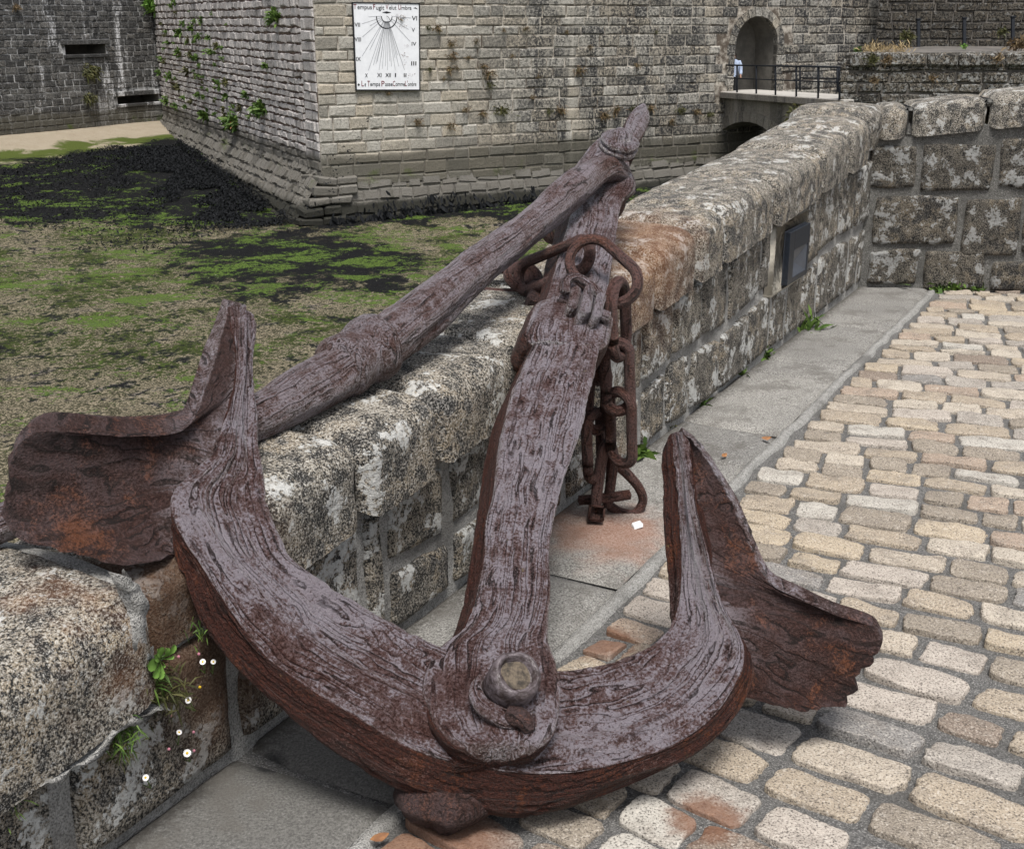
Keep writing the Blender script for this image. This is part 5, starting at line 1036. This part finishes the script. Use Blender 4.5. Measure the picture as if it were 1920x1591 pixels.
    for x, y, a, lab in ((1437, 823, .1, 'brown dead leaf in the pavement joint near the kerb'), (1358, 855, .9, 'small dead leaf on the slab left of the pavement joint'), (712, 1572, .5, 'curled reddish dead leaf at the foot of the anchor crown')):
        c = onz(x, y, .020); e = np.array([math.cos(a), math.sin(a), 0]); s = np.array([-e[1], e[0], .3]); V = []
        for q, w_ in ((-1, .02), (-.5, .5), (.1, .62), (.6, .4), (1, .02)): V += [c+e*.022*q-s*.012*w_+Zw*.006*abs(q), c+e*.022*q+Zw*.006*q*q, c+e*.022*q+s*.012*w_+Zw*.008]
        tag(mesh('dead_leaf', V, grid_faces(5, 3), M_DLEAF), lab, 'leaf', 'dead leaves on the ground')
lane_plants()
def wrack():
    rs = np.random.RandomState(5); mb = MB(); n = 0
    while n < 24000:
        if rs.rand() < .62:
            q = rs.uniform(0, 25); dd = 1.0+abs(rs.normal(0, 1.5)); p = KB+Ul*q+Nl*dd
        else: p = np.array([rs.uniform(-20, -4), rs.uniform(31, 56), 0])
        if p[1]+2.5*fbm(np.array([[p[0]*.3, p[1]*.3, 5.]]), 2, 3)[0]*2 < 31+8*rs.rand()+1.5: continue
        d2 = (p-JL)@Nc
        if d2 < 4.2 or (p-KB)@Nl < .9 and (p-KB)@Nr < .4: continue
        if fbm(np.array([[p[0]*.5, p[1]*.35, 2.]]), 3, 7)[0] < -.2: continue
        zg = float(zmud(p[1]))+.06; dw = (p-KB)@Nl
        if dw < 1.2: zg += (1.2-dw)*1.3
        l = rs.uniform(.05, .15); d = rs.normal(0, 1, 3); d[2] = abs(d[2])*.12; d /= np.linalg.norm(d); s = np.cross(d, Zw+rs.normal(0, .3, 3)); s /= np.linalg.norm(s); b = np.array([p[0], p[1], zg+rs.uniform(-.05, .03)])
        mb.add([b-s*.02, b+s*.02, b+d*l*.5+s*l*.18+Zw*.03, b+d*l-Zw*.02, b+d*l*.5-s*l*.18+Zw*.03], [(0, 1, 2, 4), (4, 2, 3)]); n += 1
    q = 0
    for k in range(1600):                       # fringe along the ashlar face
        s = rs.uniform(0, 11); z = -4+abs(rs.normal(0, .28))*(.6+.7*abs(nz(np.array([[s*.9, 1., 2.]]))[0])); b = KB+Ur*s+Nr*(.42+rs.uniform(0, .15))+Zw*z; l = rs.uniform(.12, .3); d = -Zw+Nr*.5+rs.normal(0, .4, 3); d /= np.linalg.norm(d); e = np.cross(d, Nr); e /= np.linalg.norm(e)
        mb.add([b-e*.02, b+e*.02, b+d*l*.5+e*l*.18, b+d*l, b+d*l*.5-e*l*.18], [(0, 1, 2, 4), (4, 2, 3)])
    tag(mb.build('seaweed', M_WRACK, None, False), 'black wrack heaped at the foot of the fort walls', 'seaweed', kind='stuff')
wrack()

# ------------------------------------------------------------------ person in the gate
def build_person():
    c0 = KB+Ur*(GC-GR+.30)-Nr*.40; zf = GZD; B = lambda r, u, z: c0+Rv*r+np.array([0, 1, 0])*u+Zw*(zf+z)
    t = thing('person', 'person in pale blue shirt and dark trousers standing half hidden in the gate', 'person', B(0, 0, 0))
    J = {'pel': (0, 0, .92, .13), 'che': (0, .01, 1.25, .15), 'nek': (0, .01, 1.46, .055), 'hed': (.0, -.01, 1.60, .095), 'top': (0, 0, 1.70, .07)}
    E = [('pel', 'che'), ('che', 'nek'), ('nek', 'hed'), ('hed', 'top')]
    for s, sg in (('l', -1), ('r', 1)):
        J.update({s+'sh': (sg*.19, .01, 1.40, .06), s+'el': (sg*.25, -.02, 1.12, .045), s+'wr': (sg*.24, -.14, .92, .03), s+'hd': (sg*.24, -.19, .86, .035), s+'hi': (sg*.09, 0, .86, .09), s+'kn': (sg*.10, -.02, .48, .062), s+'an': (sg*.10, .02, .08, .042), s+'to': (sg*.11, -.13, .03, .035)})
        E += [('che', s+'sh'), (s+'sh', s+'el'), (s+'el', s+'wr'), (s+'wr', s+'hd'), ('pel', s+'hi'), (s+'hi', s+'kn'), (s+'kn', s+'an'), (s+'an', s+'to')]
    ks = list(J); me = bpy.data.meshes.new('body'); o0 = np.array(ORI[t.name]); me.from_pydata([tuple(B(*J[k][:3])-o0) for k in ks], [(ks.index(a), ks.index(b)) for a, b in E], [])
    bo = bpy.data.objects.new('body', me); link(bo, t); ORI[bo.name] = tuple(o0); me.materials.append(M_SKIN)
    md = bo.modifiers.new('skin', 'SKIN'); bo.modifiers.new('sub', 'SUBSURF').levels = 1
    for i, k in enumerate(ks):
        v = me.skin_vertices[0].data[i]; v.radius = (J[k][3]*.92,)*2; v.use_root = (k == 'pel')
    def loft(name, st, mat):
        V = []; th = np.linspace(0, 2*np.pi, 16, endpoint=False)
        for x, y, z, a, b in st: V += [B(x+a*math.cos(q), y+b*math.sin(q), z) for q in th]
        mesh(name, V, grid_faces(len(st), 16, True), mat, t)
    loft('shirt', [(0, 0, .90, .18, .13), (0, 0, 1.0, .175, .125), (0, 0, 1.2, .19, .135), (0, 0, 1.36, .215, .125), (0, 0, 1.44, .15, .10), (0, 0, 1.48, .075, .075)], M_SHIRT)
    for sg in (-1, 1):
        V, F, _ = tube([B(sg*.17, .01, 1.41), B(sg*.24, 0, 1.26), B(sg*.26, -.02, 1.10), B(sg*.25, -.10, .98)], [.075, .068, .058, .05], 12, M=12); mesh('sleeve', V, F, M_SHIRT, t)
        loft('trouser_leg', [(sg*.10, .01, .05, .075, .085), (sg*.10, 0, .48, .085, .09), (sg*.09, 0, .80, .10, .115), (sg*.08, 0, .95, .10, .125)], M_TROU)
    V, F = lathe(B(0, .02, 1.585), Zw, [(.09, -.03), (.103, .03), (.095, .08), (.06, .125), (.001, .138)], 16); mesh('hair', V, F, M_HAIR, t)
    for e in (-.035, .035): V, F = lathe(B(e, -.098, 1.61), np.array([0, -1., 0]), [(.012, -.004), (.008, .004), (.0005, .005)], 8); mesh('eye', V, F, M_HAIR, bo)
    V, F, _ = tube([B(0, -.10, 1.61), B(0, -.125, 1.575)], [.008, .015], 8); mesh('nose', V, F, M_SKIN, bo)
build_person()
